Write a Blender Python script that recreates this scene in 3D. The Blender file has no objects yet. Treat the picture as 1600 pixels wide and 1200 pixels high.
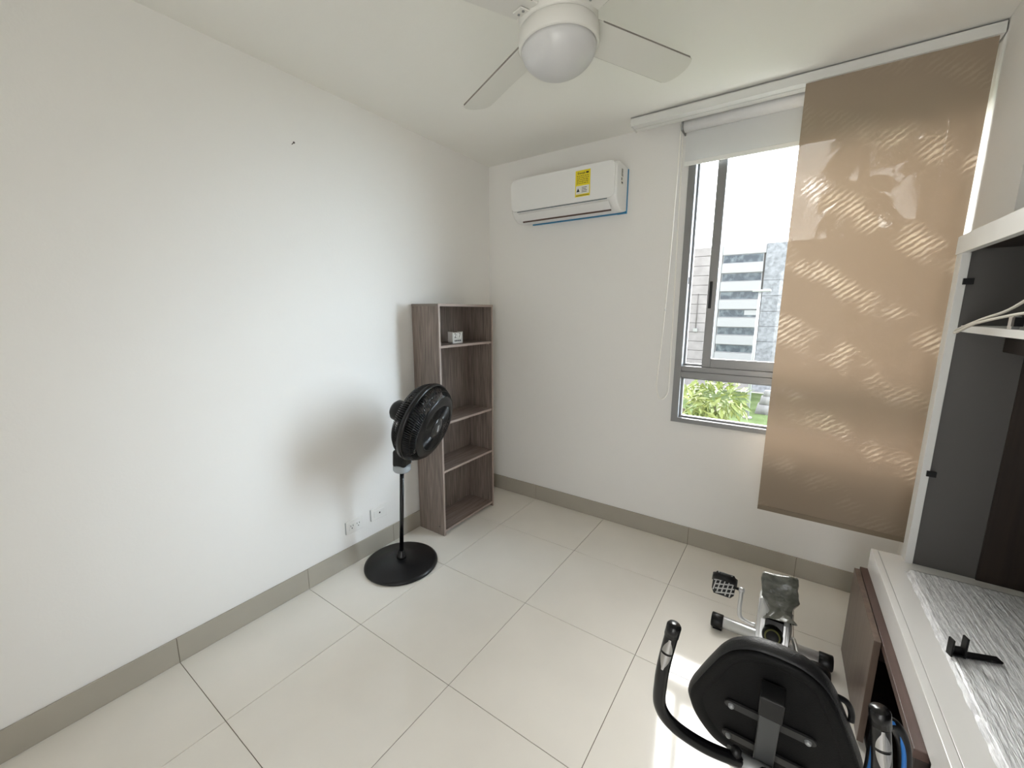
import bpy, bmesh, math, random
from mathutils import Vector, Matrix, noise
random.seed(7)
S = bpy.context.scene
COL = S.collection
PI = math.pi
R = math.radians

# ------------------------------------------------------------------ camera
cam_d = bpy.data.cameras.new('camera')
cam = bpy.data.objects.new('camera', cam_d)
COL.objects.link(cam)
cam.location = (2.1239, -2.7736, 1.556)
cam.rotation_euler = (1.3947, -0.0021, 0.6009)
cam_d.sensor_width = 36.0
cam_d.lens = 639.65 / 1600 * 36.0
cam_d.clip_start = 0.02
cam_d.clip_end = 400
S.camera = cam

# ------------------------------------------------------------------ sky
W = bpy.data.worlds.new('sky')
S.world = W
W.use_nodes = True
wn, wl = W.node_tree.nodes, W.node_tree.links
wn.clear()
w_out = wn.new('ShaderNodeOutputWorld')
w_bg = wn.new('ShaderNodeBackground')
w_sky = wn.new('ShaderNodeTexSky')
w_sky.sky_type = 'HOSEK_WILKIE'
w_sky.turbidity = 9.0
w_sky.ground_albedo = 0.3
w_sky.sun_direction = Vector((-0.25, 0.80, 0.75)).normalized()
w_hsv = wn.new('ShaderNodeHueSaturation')
w_hsv.inputs['Saturation'].default_value = 0.22
wl.new(w_sky.outputs['Color'], w_hsv.inputs['Color'])
wl.new(w_hsv.outputs['Color'], w_bg.inputs['Color'])
w_bg.inputs['Strength'].default_value = 5.5
wl.new(w_bg.outputs['Background'], w_out.inputs['Surface'])

# hazy low sun behind thin cloud, coming in from beyond the right of the window
sd0 = bpy.data.lights.new('hazy_sun', 'SUN')
sd0.energy = 2.15
sd0.angle = R(48)
sd0.color = (0.72, 0.87, 1.0)
so0 = bpy.data.objects.new('hazy_sun', sd0)
COL.objects.link(so0)
so0.location = (8, 6, 6)
so0.rotation_euler = Vector((-0.87, -0.48, -0.30)).to_track_quat('-Z', 'Y').to_euler()

# added fill light behind the camera, placed outside a made-up doorway
rd = bpy.data.lights.new('added_rear_fill', 'AREA')
rd.shape = 'RECTANGLE'
rd.size, rd.size_y = 0.70, 2.0
rd.energy = 0.6
rd.color = (1.0, 0.95, 0.88)
ro = bpy.data.objects.new('added_rear_fill', rd)
COL.objects.link(ro)
ro.location = (2.29, -3.80, 1.03)
ro.rotation_euler = (R(90), 0, 0)

# daylight portal in the window opening (guides sky sampling, gives no light itself)
pd = bpy.data.lights.new('window_portal', 'AREA')
pd.shape = 'RECTANGLE'
pd.size, pd.size_y = 1.20, 1.70
pd.cycles.is_portal = True
po = bpy.data.objects.new('window_portal', pd)
COL.objects.link(po)
po.location = (2.10, 0.20, 1.68)
po.rotation_euler = (R(-90), 0, 0)

# ------------------------------------------------------------------ view
vs = S.view_settings
vs.view_transform = 'Standard'
vs.look = 'None'
vs.gamma = 1.0
vs.use_curve_mapping = False
vs.exposure = 2.78
S.cycles.max_bounces = 14
S.cycles.diffuse_bounces = 9
S.cycles.glossy_bounces = 5
S.cycles.transparent_max_bounces = 16
S.cycles.sample_clamp_indirect = 12

# ------------------------------------------------------------------ materials
MATS = {}
def mat(name, col, rough=0.5, metal=0.0, spec=0.5, coat=0.0, noise_scale=0, noise_amt=0.0, bump=0.0,
        bump_scale=60, stretch=(1, 1, 1), col2=None, ramp=(0.35, 0.65), detail=3.0, coat_rough=0.05):
    if name in MATS:
        return MATS[name]
    m = bpy.data.materials.new(name)
    m.use_nodes = True
    n, l = m.node_tree.nodes, m.node_tree.links
    b = n['Principled BSDF']
    b.inputs['Base Color'].default_value = (*col, 1)
    b.inputs['Roughness'].default_value = rough
    b.inputs['Metallic'].default_value = metal
    b.inputs['Specular IOR Level'].default_value = spec
    b.inputs['Coat Weight'].default_value = coat
    b.inputs['Coat Roughness'].default_value = coat_rough
    if noise_scale or bump:
        tc = n.new('ShaderNodeTexCoord')
        mp = n.new('ShaderNodeMapping')
        mp.inputs['Scale'].default_value = stretch
        l.new(tc.outputs['Object'], mp.inputs['Vector'])
    if noise_scale:
        nz = n.new('ShaderNodeTexNoise')
        nz.inputs['Scale'].default_value = noise_scale
        nz.inputs['Detail'].default_value = detail
        l.new(mp.outputs['Vector'], nz.inputs['Vector'])
        cr = n.new('ShaderNodeValToRGB')
        c2 = col2 or tuple(min(1, c * (1 + noise_amt)) for c in col)
        c1 = col if col2 else tuple(c * (1 - noise_amt) for c in col)
        cr.color_ramp.elements[0].position, cr.color_ramp.elements[1].position = ramp
        cr.color_ramp.elements[0].color = (*c1, 1)
        cr.color_ramp.elements[1].color = (*c2, 1)
        l.new(nz.outputs['Fac'], cr.inputs['Fac'])
        l.new(cr.outputs['Color'], b.inputs['Base Color'])
    if bump:
        nb = n.new('ShaderNodeTexNoise')
        nb.inputs['Scale'].default_value = bump_scale
        nb.inputs['Detail'].default_value = 4
        l.new(mp.outputs['Vector'], nb.inputs['Vector'])
        bp = n.new('ShaderNodeBump')
        bp.inputs['Strength'].default_value = bump
        bp.inputs['Distance'].default_value = 0.01
        l.new(nb.outputs['Fac'], bp.inputs['Height'])
        l.new(bp.outputs['Normal'], b.inputs['Normal'])
    MATS[name] = m
    return m

M_WALL = mat('wall_paint', (0.84, 0.83, 0.81), 0.75, spec=0.2, bump=0.04, bump_scale=90)
M_CEIL = mat('ceiling_paint', (0.84, 0.83, 0.79), 0.8, spec=0.2, bump=0.03, bump_scale=70)
M_TILE = mat('porcelain_tile', (0.84, 0.805, 0.745), 0.075, spec=0.5, noise_scale=3.0, noise_amt=0.02, bump=0.004, bump_scale=9)
M_GROUT = mat('grout', (0.15, 0.12, 0.09), 0.9)
M_SKIRT = mat('skirting_tile', (0.40, 0.37, 0.315), 0.25, noise_scale=4, noise_amt=0.03)
M_ALU = mat('brushed_aluminium', (0.26, 0.26, 0.265), 0.42, metal=0.5)
M_BLACK = mat('black_plastic', (0.005, 0.005, 0.0055), 0.38, spec=0.35)
M_BLACKG = mat('gloss_black_plastic', (0.004, 0.004, 0.0045), 0.24, spec=0.4)
M_WHITE = mat('white_plastic', (0.80, 0.80, 0.78), 0.35)
M_WHITEG = mat('white_lacquer', (0.86, 0.85, 0.83), 0.12)
M_RAIL = mat('rail_white', (0.72, 0.72, 0.70), 0.45)
M_FANW = mat('fan_white', (0.72, 0.71, 0.67), 0.4)
M_DOME = mat('opal_glass', (0.60, 0.60, 0.60), 0.28)
M_EDGE = mat('blade_edge', (0.22, 0.20, 0.18), 0.6)
M_SILVER = mat('silver_paint', (0.62, 0.63, 0.64), 0.3, metal=0.75)
M_CHROME = mat('chrome', (0.82, 0.82, 0.82), 0.08, metal=1.0)
M_STEEL = mat('grey_steel', (0.30, 0.31, 0.31), 0.4, metal=0.4)
M_BLUE = mat('blue_film', (0.03, 0.22, 0.42), 0.3)
M_BLUEL = mat('light_blue', (0.05, 0.42, 0.80), 0.4)
M_GREYP = mat('grey_plastic', (0.33, 0.36, 0.38), 0.45)
M_YELLOW = mat('label_yellow', (0.80, 0.66, 0.02), 0.5)
M_PAPER = mat('label_paper', (0.75, 0.75, 0.70), 0.6)
M_INK = mat('label_ink', (0.03, 0.03, 0.03), 0.7)
M_VINYL = mat('black_vinyl', (0.003, 0.003, 0.0032), 0.6, spec=0.15, bump=0.15, bump_scale=350)
M_PADRIM = mat('pad_rim', (0.010, 0.010, 0.011), 0.45, spec=0.4, bump=0.2, bump_scale=300)
M_BAG = mat('plastic_bag', (0.15, 0.155, 0.135), 0.25, coat=0.5, noise_scale=14, col2=(0.055, 0.06, 0.05), ramp=(0.35, 0.7), stretch=(1, 1, 2.2), bump=0.9, bump_scale=30)
M_FILM = mat('stretch_film', (0.94, 0.95, 0.98), 0.2, coat=0.7, coat_rough=0.04,
             noise_scale=42, col2=(0.56, 0.57, 0.61), ramp=(0.48, 0.80), stretch=(4.0, 0.45, 1), bump=0.7, bump_scale=80)
M_GREYPANEL = mat('grey_laminate', (0.105, 0.10, 0.095), 0.45)
M_NAIL = mat('nail_steel', (0.12, 0.10, 0.09), 0.5, metal=0.7)

def wood(name, a, b, axis, scale=9, rough=0.5):
    st = [6.0, 6.0, 6.0]
    st['xyz'.index(axis)] = 0.35
    return mat(name, a, rough, noise_scale=scale, col2=b, ramp=(0.30, 0.70), stretch=tuple(st), detail=6)
M_OAK_V = wood('taupe_wood_upright', (0.135, 0.105, 0.090), (0.285, 0.232, 0.202), 'z', 15)
M_OAK_H = wood('taupe_wood_shelf', (0.17, 0.13, 0.112), (0.34, 0.275, 0.245), 'y', 15)
M_OAK_E = mat('taupe_edge_band', (0.36, 0.29, 0.255), 0.5)
M_WALNUT = wood('walnut_wood', (0.055, 0.030, 0.024), (0.105, 0.062, 0.050), 'y', 7, 0.42)
M_WALNUT_V = wood('walnut_wood_upright', (0.10, 0.068, 0.052), (0.165, 0.118, 0.092), 'z', 7, 0.34)
M_WENGE = wood('dark_wenge', (0.014, 0.008, 0.006), (0.035, 0.022, 0.015), 'z', 6, 0.5)

def glass_mat():
    m = bpy.data.materials.new('window_glass'); m.use_nodes = True
    n, l = m.node_tree.nodes, m.node_tree.links
    n.clear()
    o = n.new('ShaderNodeOutputMaterial'); mx = n.new('ShaderNodeMixShader')
    t = n.new('ShaderNodeBsdfTransparent'); g = n.new('ShaderNodeBsdfGlossy')
    t.inputs['Color'].default_value = (0.975, 0.98, 0.98, 1)
    g.inputs['Roughness'].default_value = 0.02
    f = n.new('ShaderNodeLayerWeight'); f.inputs['Blend'].default_value = 0.5
    pw = n.new('ShaderNodeMath'); pw.operation = 'POWER'; pw.inputs[1].default_value = 5
    ml = n.new('ShaderNodeMath'); ml.operation = 'MULTIPLY_ADD'; ml.inputs[1].default_value = 0.95; ml.inputs[2].default_value = 0.02
    l.new(f.outputs['Facing'], pw.inputs[0]); l.new(pw.outputs[0], ml.inputs[0])
    l.new(ml.outputs[0], mx.inputs[0]); l.new(t.outputs[0], mx.inputs[1]); l.new(g.outputs[0], mx.inputs[2])
    l.new(mx.outputs[0], o.inputs['Surface'])
    return m
M_GLASS = glass_mat()

def fabric_mat(name, dif, trl, tr_amt, open_amt):
    m = bpy.data.materials.new(name); m.use_nodes = True
    n, l = m.node_tree.nodes, m.node_tree.links
    n.clear()
    o = n.new('ShaderNodeOutputMaterial')
    d = n.new('ShaderNodeBsdfDiffuse'); d.inputs['Color'].default_value = (*dif, 1)
    t = n.new('ShaderNodeBsdfTranslucent'); t.inputs['Color'].default_value = (*trl, 1)
    p = n.new('ShaderNodeBsdfTransparent')
    m1 = n.new('ShaderNodeMixShader'); m1.inputs[0].default_value = tr_amt
    m2 = n.new('ShaderNodeMixShader'); m2.inputs[0].default_value = open_amt
    l.new(d.outputs[0], m1.inputs[1]); l.new(t.outputs[0], m1.inputs[2])
    l.new(m1.outputs[0], m2.inputs[1]); l.new(p.outputs[0], m2.inputs[2])
    l.new(m2.outputs[0], o.inputs['Surface'])
    # fine weave
    tc = n.new('ShaderNodeTexCoord'); w = n.new('ShaderNodeTexNoise'); w.inputs['Scale'].default_value = 260
    l.new(tc.outputs['Object'], w.inputs['Vector'])
    bp = n.new('ShaderNodeBump'); bp.inputs['Strength'].default_value = 0.15; bp.inputs['Distance'].default_value = 0.002
    l.new(w.outputs['Fac'], bp.inputs['Height']); l.new(bp.outputs['Normal'], d.inputs['Normal'])
    return m
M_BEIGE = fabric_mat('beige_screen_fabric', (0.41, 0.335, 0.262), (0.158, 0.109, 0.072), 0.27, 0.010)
def dapple_streaks(m):
    # light dapples painted in: diagonal streaks raise fabric openness and translucent colour
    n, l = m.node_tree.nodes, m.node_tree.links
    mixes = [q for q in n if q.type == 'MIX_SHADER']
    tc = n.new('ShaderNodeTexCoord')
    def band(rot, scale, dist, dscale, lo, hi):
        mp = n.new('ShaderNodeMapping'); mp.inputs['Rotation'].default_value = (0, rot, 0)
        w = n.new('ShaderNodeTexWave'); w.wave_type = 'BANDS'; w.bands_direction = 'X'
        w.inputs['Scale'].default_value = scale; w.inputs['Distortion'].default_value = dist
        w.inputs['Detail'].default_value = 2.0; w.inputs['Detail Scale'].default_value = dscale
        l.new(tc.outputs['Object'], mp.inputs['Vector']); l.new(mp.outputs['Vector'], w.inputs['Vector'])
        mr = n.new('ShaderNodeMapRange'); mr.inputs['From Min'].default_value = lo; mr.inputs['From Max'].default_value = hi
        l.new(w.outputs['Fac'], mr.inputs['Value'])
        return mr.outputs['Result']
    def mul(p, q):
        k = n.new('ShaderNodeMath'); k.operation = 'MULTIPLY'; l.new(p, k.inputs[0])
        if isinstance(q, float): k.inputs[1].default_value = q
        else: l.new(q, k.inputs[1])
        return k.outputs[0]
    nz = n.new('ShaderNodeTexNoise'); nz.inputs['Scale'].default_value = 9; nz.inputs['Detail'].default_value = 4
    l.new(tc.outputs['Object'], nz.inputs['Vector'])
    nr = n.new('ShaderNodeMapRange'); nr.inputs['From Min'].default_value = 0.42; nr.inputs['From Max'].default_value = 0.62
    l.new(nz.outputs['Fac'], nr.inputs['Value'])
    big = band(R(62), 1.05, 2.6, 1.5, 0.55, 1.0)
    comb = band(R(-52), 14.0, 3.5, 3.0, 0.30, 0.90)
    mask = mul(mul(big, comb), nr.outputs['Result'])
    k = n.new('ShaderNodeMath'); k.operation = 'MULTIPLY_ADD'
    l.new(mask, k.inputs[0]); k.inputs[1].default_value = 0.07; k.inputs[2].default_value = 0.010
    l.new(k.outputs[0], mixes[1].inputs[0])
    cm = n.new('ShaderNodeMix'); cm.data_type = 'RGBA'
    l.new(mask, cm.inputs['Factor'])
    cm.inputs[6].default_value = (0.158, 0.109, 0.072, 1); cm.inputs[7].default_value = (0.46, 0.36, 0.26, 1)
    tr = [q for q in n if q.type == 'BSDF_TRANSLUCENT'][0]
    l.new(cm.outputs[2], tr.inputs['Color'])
dapple_streaks(M_BEIGE)
M_ROLLER = fabric_mat('white_roller_fabric', (0.72, 0.73, 0.73), (0.6, 0.62, 0.64), 0.10, 0.0)

# ------------------------------------------------------------------ mesh helpers
class MB:
    def __init__(self):
        self.bm = bmesh.new()
    def _xf(self, vs, mx):
        if mx is not None:
            bmesh.ops.transform(self.bm, matrix=mx, verts=vs)
    def box(self, x0, x1, y0, y1, z0, z1, bev=0.0, seg=2, mx=None):
        x0, x1 = min(x0, x1), max(x0, x1); y0, y1 = min(y0, y1), max(y0, y1); z0, z1 = min(z0, z1), max(z0, z1)
        g = bmesh.ops.create_cube(self.bm, size=1)
        vs = g['verts']
        for v in vs:
            v.co = Vector(((x0 + x1) / 2 + v.co.x * (x1 - x0), (y0 + y1) / 2 + v.co.y * (y1 - y0), (z0 + z1) / 2 + v.co.z * (z1 - z0)))
        if bev > 0:
            es = list({e for v in vs for e in v.link_edges})
            r = bmesh.ops.bevel(self.bm, geom=es, offset=bev, segments=seg, affect='EDGES', profile=0.5)
            vs = list({v for f in r['faces'] for v in f.verts} | {v for v in vs if v.is_valid})
        self._xf(vs, mx)
        return self
    def lathe(self, prof, seg=32, mx=None, cap=True):
        rings = []
        allv = []
        for r, z in prof:
            if r < 1e-6:
                v = self.bm.verts.new((0, 0, z)); rings.append([v]); allv.append(v)
            else:
                ring = [self.bm.verts.new((r * math.cos(2 * PI * k / seg), r * math.sin(2 * PI * k / seg), z)) for k in range(seg)]
                rings.append(ring); allv += ring
        for a, b in zip(rings, rings[1:]):
            for k in range(seg):
                k2 = (k + 1) % seg
                if len(a) == 1 and len(b) == 1: continue
                if len(a) == 1: f = self.bm.faces.new((a[0], b[k2], b[k]))
                elif len(b) == 1: f = self.bm.faces.new((a[k], a[k2], b[0]))
                else: f = self.bm.faces.new((a[k], a[k2], b[k2], b[k]))
                f.smooth = True
        if cap:
            for ring, rev in ((rings[0], True), (rings[-1], False)):
                if len(ring) > 2:
                    self.bm.faces.new(list(reversed(ring)) if rev else ring)
        self._xf(allv, mx)
        return self
    def tube(self, pts, r, seg=10, closed=False, cap=True, mx=None):
        pts = [Vector(q) for q in pts]
        n = len(pts)
        rs = r if isinstance(r, (list, tuple)) else [r] * n
        tang = []
        for i in range(n):
            a = pts[(i - 1) % n] if (closed or i > 0) else pts[i]
            b = pts[(i + 1) % n] if (closed or i < n - 1) else pts[i]
            tang.append((b - a).normalized())
        t0 = tang[0]
        ref = Vector((0, 0, 1)) if abs(t0.z) < 0.9 else Vector((1, 0, 0))
        nrm = t0.cross(ref).normalized()
        rings = []; allv = []
        for i in range(n):
            t = tang[i]
            nrm = (nrm - t * nrm.dot(t))
            nrm = nrm.normalized() if nrm.length > 1e-6 else t.orthogonal().normalized()
            bn = t.cross(nrm)
            ring = [self.bm.verts.new(pts[i] + (nrm * math.cos(2 * PI * k / seg) + bn * math.sin(2 * PI * k / seg)) * rs[i]) for k in range(seg)]
            rings.append(ring); allv += ring
        m = n if closed else n - 1
        for i in range(m):
            a, b = rings[i], rings[(i + 1) % n]
            for k in range(seg):
                f = self.bm.faces.new((a[k], a[(k + 1) % seg], b[(k + 1) % seg], b[k])); f.smooth = True
        if cap and not closed:
            self.bm.faces.new(list(reversed(rings[0]))); self.bm.faces.new(rings[-1])
        self._xf(allv, mx)
        return self
    def prism(self, outline, d0, d1, axis='z', mx=None, bev=0.0, seg=2):
        def P(a, b, d):
            return {'z': (a, b, d), 'y': (a, d, b), 'x': (d, a, b)}[axis]
        lo = [self.bm.verts.new(P(a, b, d0)) for a, b in outline]
        hi = [self.bm.verts.new(P(a, b, d1)) for a, b in outline]
        n = len(outline)
        f0 = self.bm.faces.new(list(reversed(lo))); f1 = self.bm.faces.new(hi)
        for k in range(n):
            self.bm.faces.new((lo[k], lo[(k + 1) % n], hi[(k + 1) % n], hi[k]))
        vs = lo + hi
        if bev > 0:
            es = list(f0.edges) + list(f1.edges)
            r = bmesh.ops.bevel(self.bm, geom=es, offset=bev, segments=seg, affect='EDGES', profile=0.5)
            vs = list({v for f in r['faces'] for v in f.verts} | {v for v in vs if v.is_valid})
        self._xf(vs, mx)
        return self
    def quad(self, *pts):
        self.bm.faces.new([self.bm.verts.new(q) for q in pts]); return self
    def build(self, name, m, parent=None, label=None, kind=None, smooth=False, local=False):
        bmesh.ops.recalc_face_normals(self.bm, faces=self.bm.faces[:])
        if parent is not None and not local:
            bmesh.ops.translate(self.bm, verts=self.bm.verts[:], vec=-ORG[parent.name])
        me = bpy.data.meshes.new(name)
        self.bm.to_mesh(me); self.bm.free()
        if smooth:
            for q in me.polygons: q.use_smooth = True
        me.materials.append(m)
        o = bpy.data.objects.new(name, me)
        COL.objects.link(o)
        if parent is not None:
            o.parent = parent
            ORG[o.name] = ORG[parent.name]
        else:
            ORG[o.name] = Vector((0, 0, 0))
        if label: o['label'] = label
        if kind: o['kind'] = kind
        return o
ORG = {}
def thing(name, label, cat, loc=(0, 0, 0), rz=0.0, group=None):
    o = bpy.data.objects.new(name, None)
    o.empty_display_size = 0.05
    COL.objects.link(o)
    o.location = loc; o.rotation_euler = (0, 0, rz)
    o['label'] = label; o['category'] = cat
    if group: o['group'] = group
    ORG[o.name] = Vector(loc)
    return o
def tag(o, label, cat, group=None):
    o['label'] = label; o['category'] = cat
    if group: o['group'] = group
    return o
def bx(name, m, parent, x0, x1, y0, y1, z0, z1, bev=0.0, label=None, kind=None, local=False):
    return MB().box(x0, x1, y0, y1, z0, z1, bev).build(name, m, parent, label, kind, local=local)
def text_mesh(s, size, mx, name, m, parent, extr=0.0004):
    cu = bpy.data.curves.new(name, 'FONT')
    cu.body = s; cu.size = size; cu.extrude = extr; cu.align_x = 'CENTER'; cu.align_y = 'CENTER'
    to = bpy.data.objects.new(name + '_tmp', cu)
    COL.objects.link(to)
    bpy.context.view_layer.update()
    me = bpy.data.meshes.new_from_object(to.evaluated_get(bpy.context.evaluated_depsgraph_get()))
    bpy.data.objects.remove(to)
    me.transform(mx)
    me.transform(Matrix.Translation(-ORG[parent.name]))
    me.materials.clear(); me.materials.append(m)
    o = bpy.data.objects.new(name, me)
    COL.objects.link(o); o.parent = parent
    ORG[o.name] = ORG[parent.name]
    return o
def arc_pts(ctrl, n=8):
    """Catmull-Rom through control points"""
    P = [Vector(c) for c in ctrl]
    P = [2 * P[0] - P[1]] + P + [2 * P[-1] - P[-2]]
    out = []
    for i in range(1, len(P) - 2):
        for k in range(n):
            t = k / n
            a, b, c, d = P[i - 1], P[i], P[i + 1], P[i + 2]
            out.append(0.5 * ((2 * b) + (c - a) * t + (2 * a - 5 * b + 4 * c - d) * t * t + (3 * b - a - 3 * c + d) * t ** 3))
    out.append(P[-2])
    return out

# ================================================================== SETTING
H = 2.68
XR, YB, YR = 2.69, 0.01, -3.60
NY0, NY1, NX = -0.61, -2.45, 2.99       # closet niche in the right wall
WT = 0.10
# floor with tiles
floor = bx('floor', M_GROUT, None, -0.01, NX + 0.02, YR, YB, -0.12, -0.003, kind='structure')
T, GX, GY, JT = 0.60, 0.4685, -0.5021, 0.0013
tile_data = {}
def edges(lo, hi, g):
    k = math.floor((lo - g) / T)
    xs = [lo]
    q = g + (k + 1) * T
    while q < hi - 1e-4:
        if q > lo + 1e-4: xs.append(q)
        q += T
    return xs + [hi]
xs_ = edges(-0.008, NX, GX)
ys_ = edges(YR + 0.002, YB - 0.002, GY)
for a, b in zip(xs_, xs_[1:]):
    for c, d in zip(ys_, ys_[1:]):
        key = (round(b - a, 3), round(d - c, 3))
        if key not in tile_data:
            w, h = (b - a) / 2 - JT, (d - c) / 2 - JT
            o = MB().box(-w, w, -h, h, -0.008, 0.0, 0.0005, 1).build('tile', M_TILE, floor)
            tile_data[key] = o.data
        else:
            o = bpy.data.objects.new('tile', tile_data[key]); COL.objects.link(o); o.parent = floor
        o.location = ((a + b) / 2, (c + d) / 2, 0)
bx('ceiling', M_CEIL, None, -0.01 - WT, NX + 0.15, YR - WT, YB + WT, H, H + 0.15, kind='structure')
bx('wall_left', M_WALL, None, -0.01 - WT, -0.01, YR - WT, YB + WT, -0.12, H, kind='structure')
# back wall with window opening
OX0, OX1, OZ0, OZ1 = 1.515, 2.665, 0.855, 2.505
m = MB()
m.box(-0.01, OX0, YB, YB + WT, -0.12, H)
m.box(OX1, NX + 0.15, YB, YB + WT, -0.12, H)
m.box(OX0, OX1, YB, YB + WT, -0.12, OZ0)
m.box(OX0, OX1, YB, YB + WT, OZ1, H)
m.build('wall_back', M_WALL, None, kind='structure')
# right wall and niche
NW = -0.503
m = MB()
m.box(XR, NX + 0.15, NW, YB, -0.12, 1.84)
m.box(XR, NX + 0.15, -0.625, YB, 1.84, H)
m.build('wall_right', M_WALL, None, kind='structure')
bx('wall_right', M_WALL, None, XR, NX + 0.15, YR, NY1, -0.12, H, kind='structure')
bx('wall_niche', M_WALL, None, NX, NX + 0.15, NY1, NW, -0.12, H, kind='structure')
# rear wall; the unseen open doorway is added to let in fill light
DX0, DX1, DZ = 1.90, 2.64, 2.08
m = MB()
m.box(-0.01, DX0, YR - 0.12, YR, -0.12, H)
m.box(DX1, NX + 0.15, YR - 0.12, YR, -0.12, H)
m.box(DX0, DX1, YR - 0.12, YR, DZ, H)
m.build('wall_rear', M_WALL, None, kind='structure')
door = MB().box(DX0 - 0.05, DX0, YR - 0.125, YR + 0.005, 0, DZ + 0.05).build('added_doorway', M_WHITE, None, kind='structure')
bx('added_jamb', M_WHITE, door, DX1, DX1 + 0.05, YR - 0.125, YR + 0.005, 0, DZ + 0.05)
bx('added_head', M_WHITE, door, DX0, DX1, YR - 0.125, YR + 0.005, DZ, DZ + 0.05)
# baseboards (skirting tiles) as single pieces
SH = 0.122
bl = bx('baseboard_left', M_GROUT, None, -0.01, -0.002, YR, YB, 0, SH - 0.002, kind='structure')
cuts = [YB] + [GY - T * k for k in range(0, 6) if GY - T * k > YR] + [YR]
for a, b in zip(cuts, cuts[1:]):
    bx('skirting_tile', M_SKIRT, bl, -0.009, 0.0, b + 0.001, a - 0.001, 0.001, SH, 0.0015)
bb = bx('baseboard_back', M_GROUT, None, 0.0, XR, 0.002, YB, 0, SH - 0.002, kind='structure')
cuts = [0.0, GX, GX + 2 * T, GX + 3 * T, XR]
for a, b in zip(cuts, cuts[1:]):
    bx('skirting_tile', M_SKIRT, bb, a + 0.001, b - 0.001, 0.0, 0.009, 0.001, SH, 0.0015)
br = bx('baseboard_right', M_GROUT, None, XR - 0.008, XR, NW, 0.0, 0, SH - 0.002, kind='structure')
bx('skirting_tile', M_SKIRT, br, XR - 0.010, XR - 0.001, NW + 0.001, -0.001, 0.001, SH, 0.0015)

# window: aluminium frame, sliding sashes over a fixed light
FY0, FY1 = -0.012, 0.075
win = MB().box(1.505, 1.548, FY0, FY1, 0.842, 2.52, 0.002).build('window_1', M_ALU, None, kind='structure')
WF = lambda n, x0, x1, y0, y1, z0, z1, mm=M_ALU: bx(n, mm, win, x0, x1, y0, y1, z0, z1, 0.002)
WF('window_frame', 2.640, 2.683, FY0, FY1, 0.842, 2.52)
WF('window_frame', 1.546, 2.642, FY0, FY1, 2.478, 2.52)
WF('window_sill', 1.546, 2.642, FY0, FY1, 0.842, 0.872)
WF('transom', 1.546, 2.642, FY0 + 0.004, FY1, 1.140, 1.178)
WF('sash_track', 1.546, 2.642, FY0 + 0.010, FY1, 1.1785, 1.212)
# fixed lower light with glazing bead
WF('glazing_bead', 1.5485, 1.562, 0.02, 0.05, 0.884, 1.128)
WF('glazing_bead', 2.626, 2.6395, 0.02, 0.05, 0.884, 1.128)
WF('glazing_bead', 1.5485, 2.6395, 0.02, 0.05, 0.8725, 0.884)
WF('glazing_bead', 1.5485, 2.6395, 0.02, 0.05, 1.128, 1.1395)
bx('pane', M_GLASS, win, 1.560, 2.628, 0.034, 0.038, 0.882, 1.130)
# outer fixed pane (left strip) and sliding sash in front
WF('sash_stile', 1.5485, 1.560, 0.042, 0.068, 1.2125, 2.4775)
WF('sash_rail', 1.560, 2.628, 0.042, 0.068, 1.2125, 1.226)
WF('sash_rail', 1.560, 2.628, 0.042, 0.068, 2.46, 2.4775)
WF('sash_stile', 2.628, 2.6395, 0.042, 0.068, 1.2125, 2.4775)
bx('pane', M_GLASS, win, 1.558, 2.630, 0.053, 0.057, 1.224, 2.462)
s_l = WF('sash_stile', 1.662, 1.712, 0.008, 0.036, 1.2125, 2.4775)
WF('sash_stile', 2.605, 2.6395, 0.008, 0.036, 1.2125, 2.4775)
WF('sash_rail', 1.712, 2.605, 0.008, 0.036, 1.2125, 1.268)
WF('sash_rail', 1.712, 2.605, 0.008, 0.036, 2.44, 2.4775)
bx('pane', M_GLASS, win, 1.710, 2.607, 0.020, 0.024, 1.266, 2.442)
bx('latch_handle', M_BLACK, s_l, 1.672, 1.688, -0.002, 0.009, 1.575, 1.735, 0.003)
bx('latch_catch', M_BLACK, win, 1.546, 1.552, 0.004, 0.016, 1.725, 1.765)

# ================================================================== BLINDS
rail = thing('blind_track', 'white ceiling track above the window, carrying the beige panel blind', 'curtain track', (1.95, -0.15, 2.62))
m = MB()
m.box(1.21, 2.685, -0.20, -0.195, 2.628, 2.674)
m.box(1.21, 2.685, -0.105, -0.10, 2.628, 2.674)
m.box(1.21, 2.685, -0.20, -0.10, 2.670, 2.676)
m.box(1.212, 2.685, -0.195, -0.150, 2.6285, 2.6335)
m.box(1.212, 2.685, -0.146, -0.105, 2.6285, 2.6335)
m.build('track_profile', M_RAIL, rail)
for x in (1.35, 1.75, 2.15, 2.6):
    bx('ceiling_clip', M_STEEL, rail, x, x + 0.03, -0.18, -0.12, 2.6755, 2.68)
bx('end_cap', M_RAIL, rail, 1.204, 1.2105, -0.20, -0.10, 2.626, 2.676, 0.001)
bx('end_slot', M_BLACK, rail, 1.2025, 1.2042, -0.197, -0.165, 2.634, 2.642)

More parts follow.
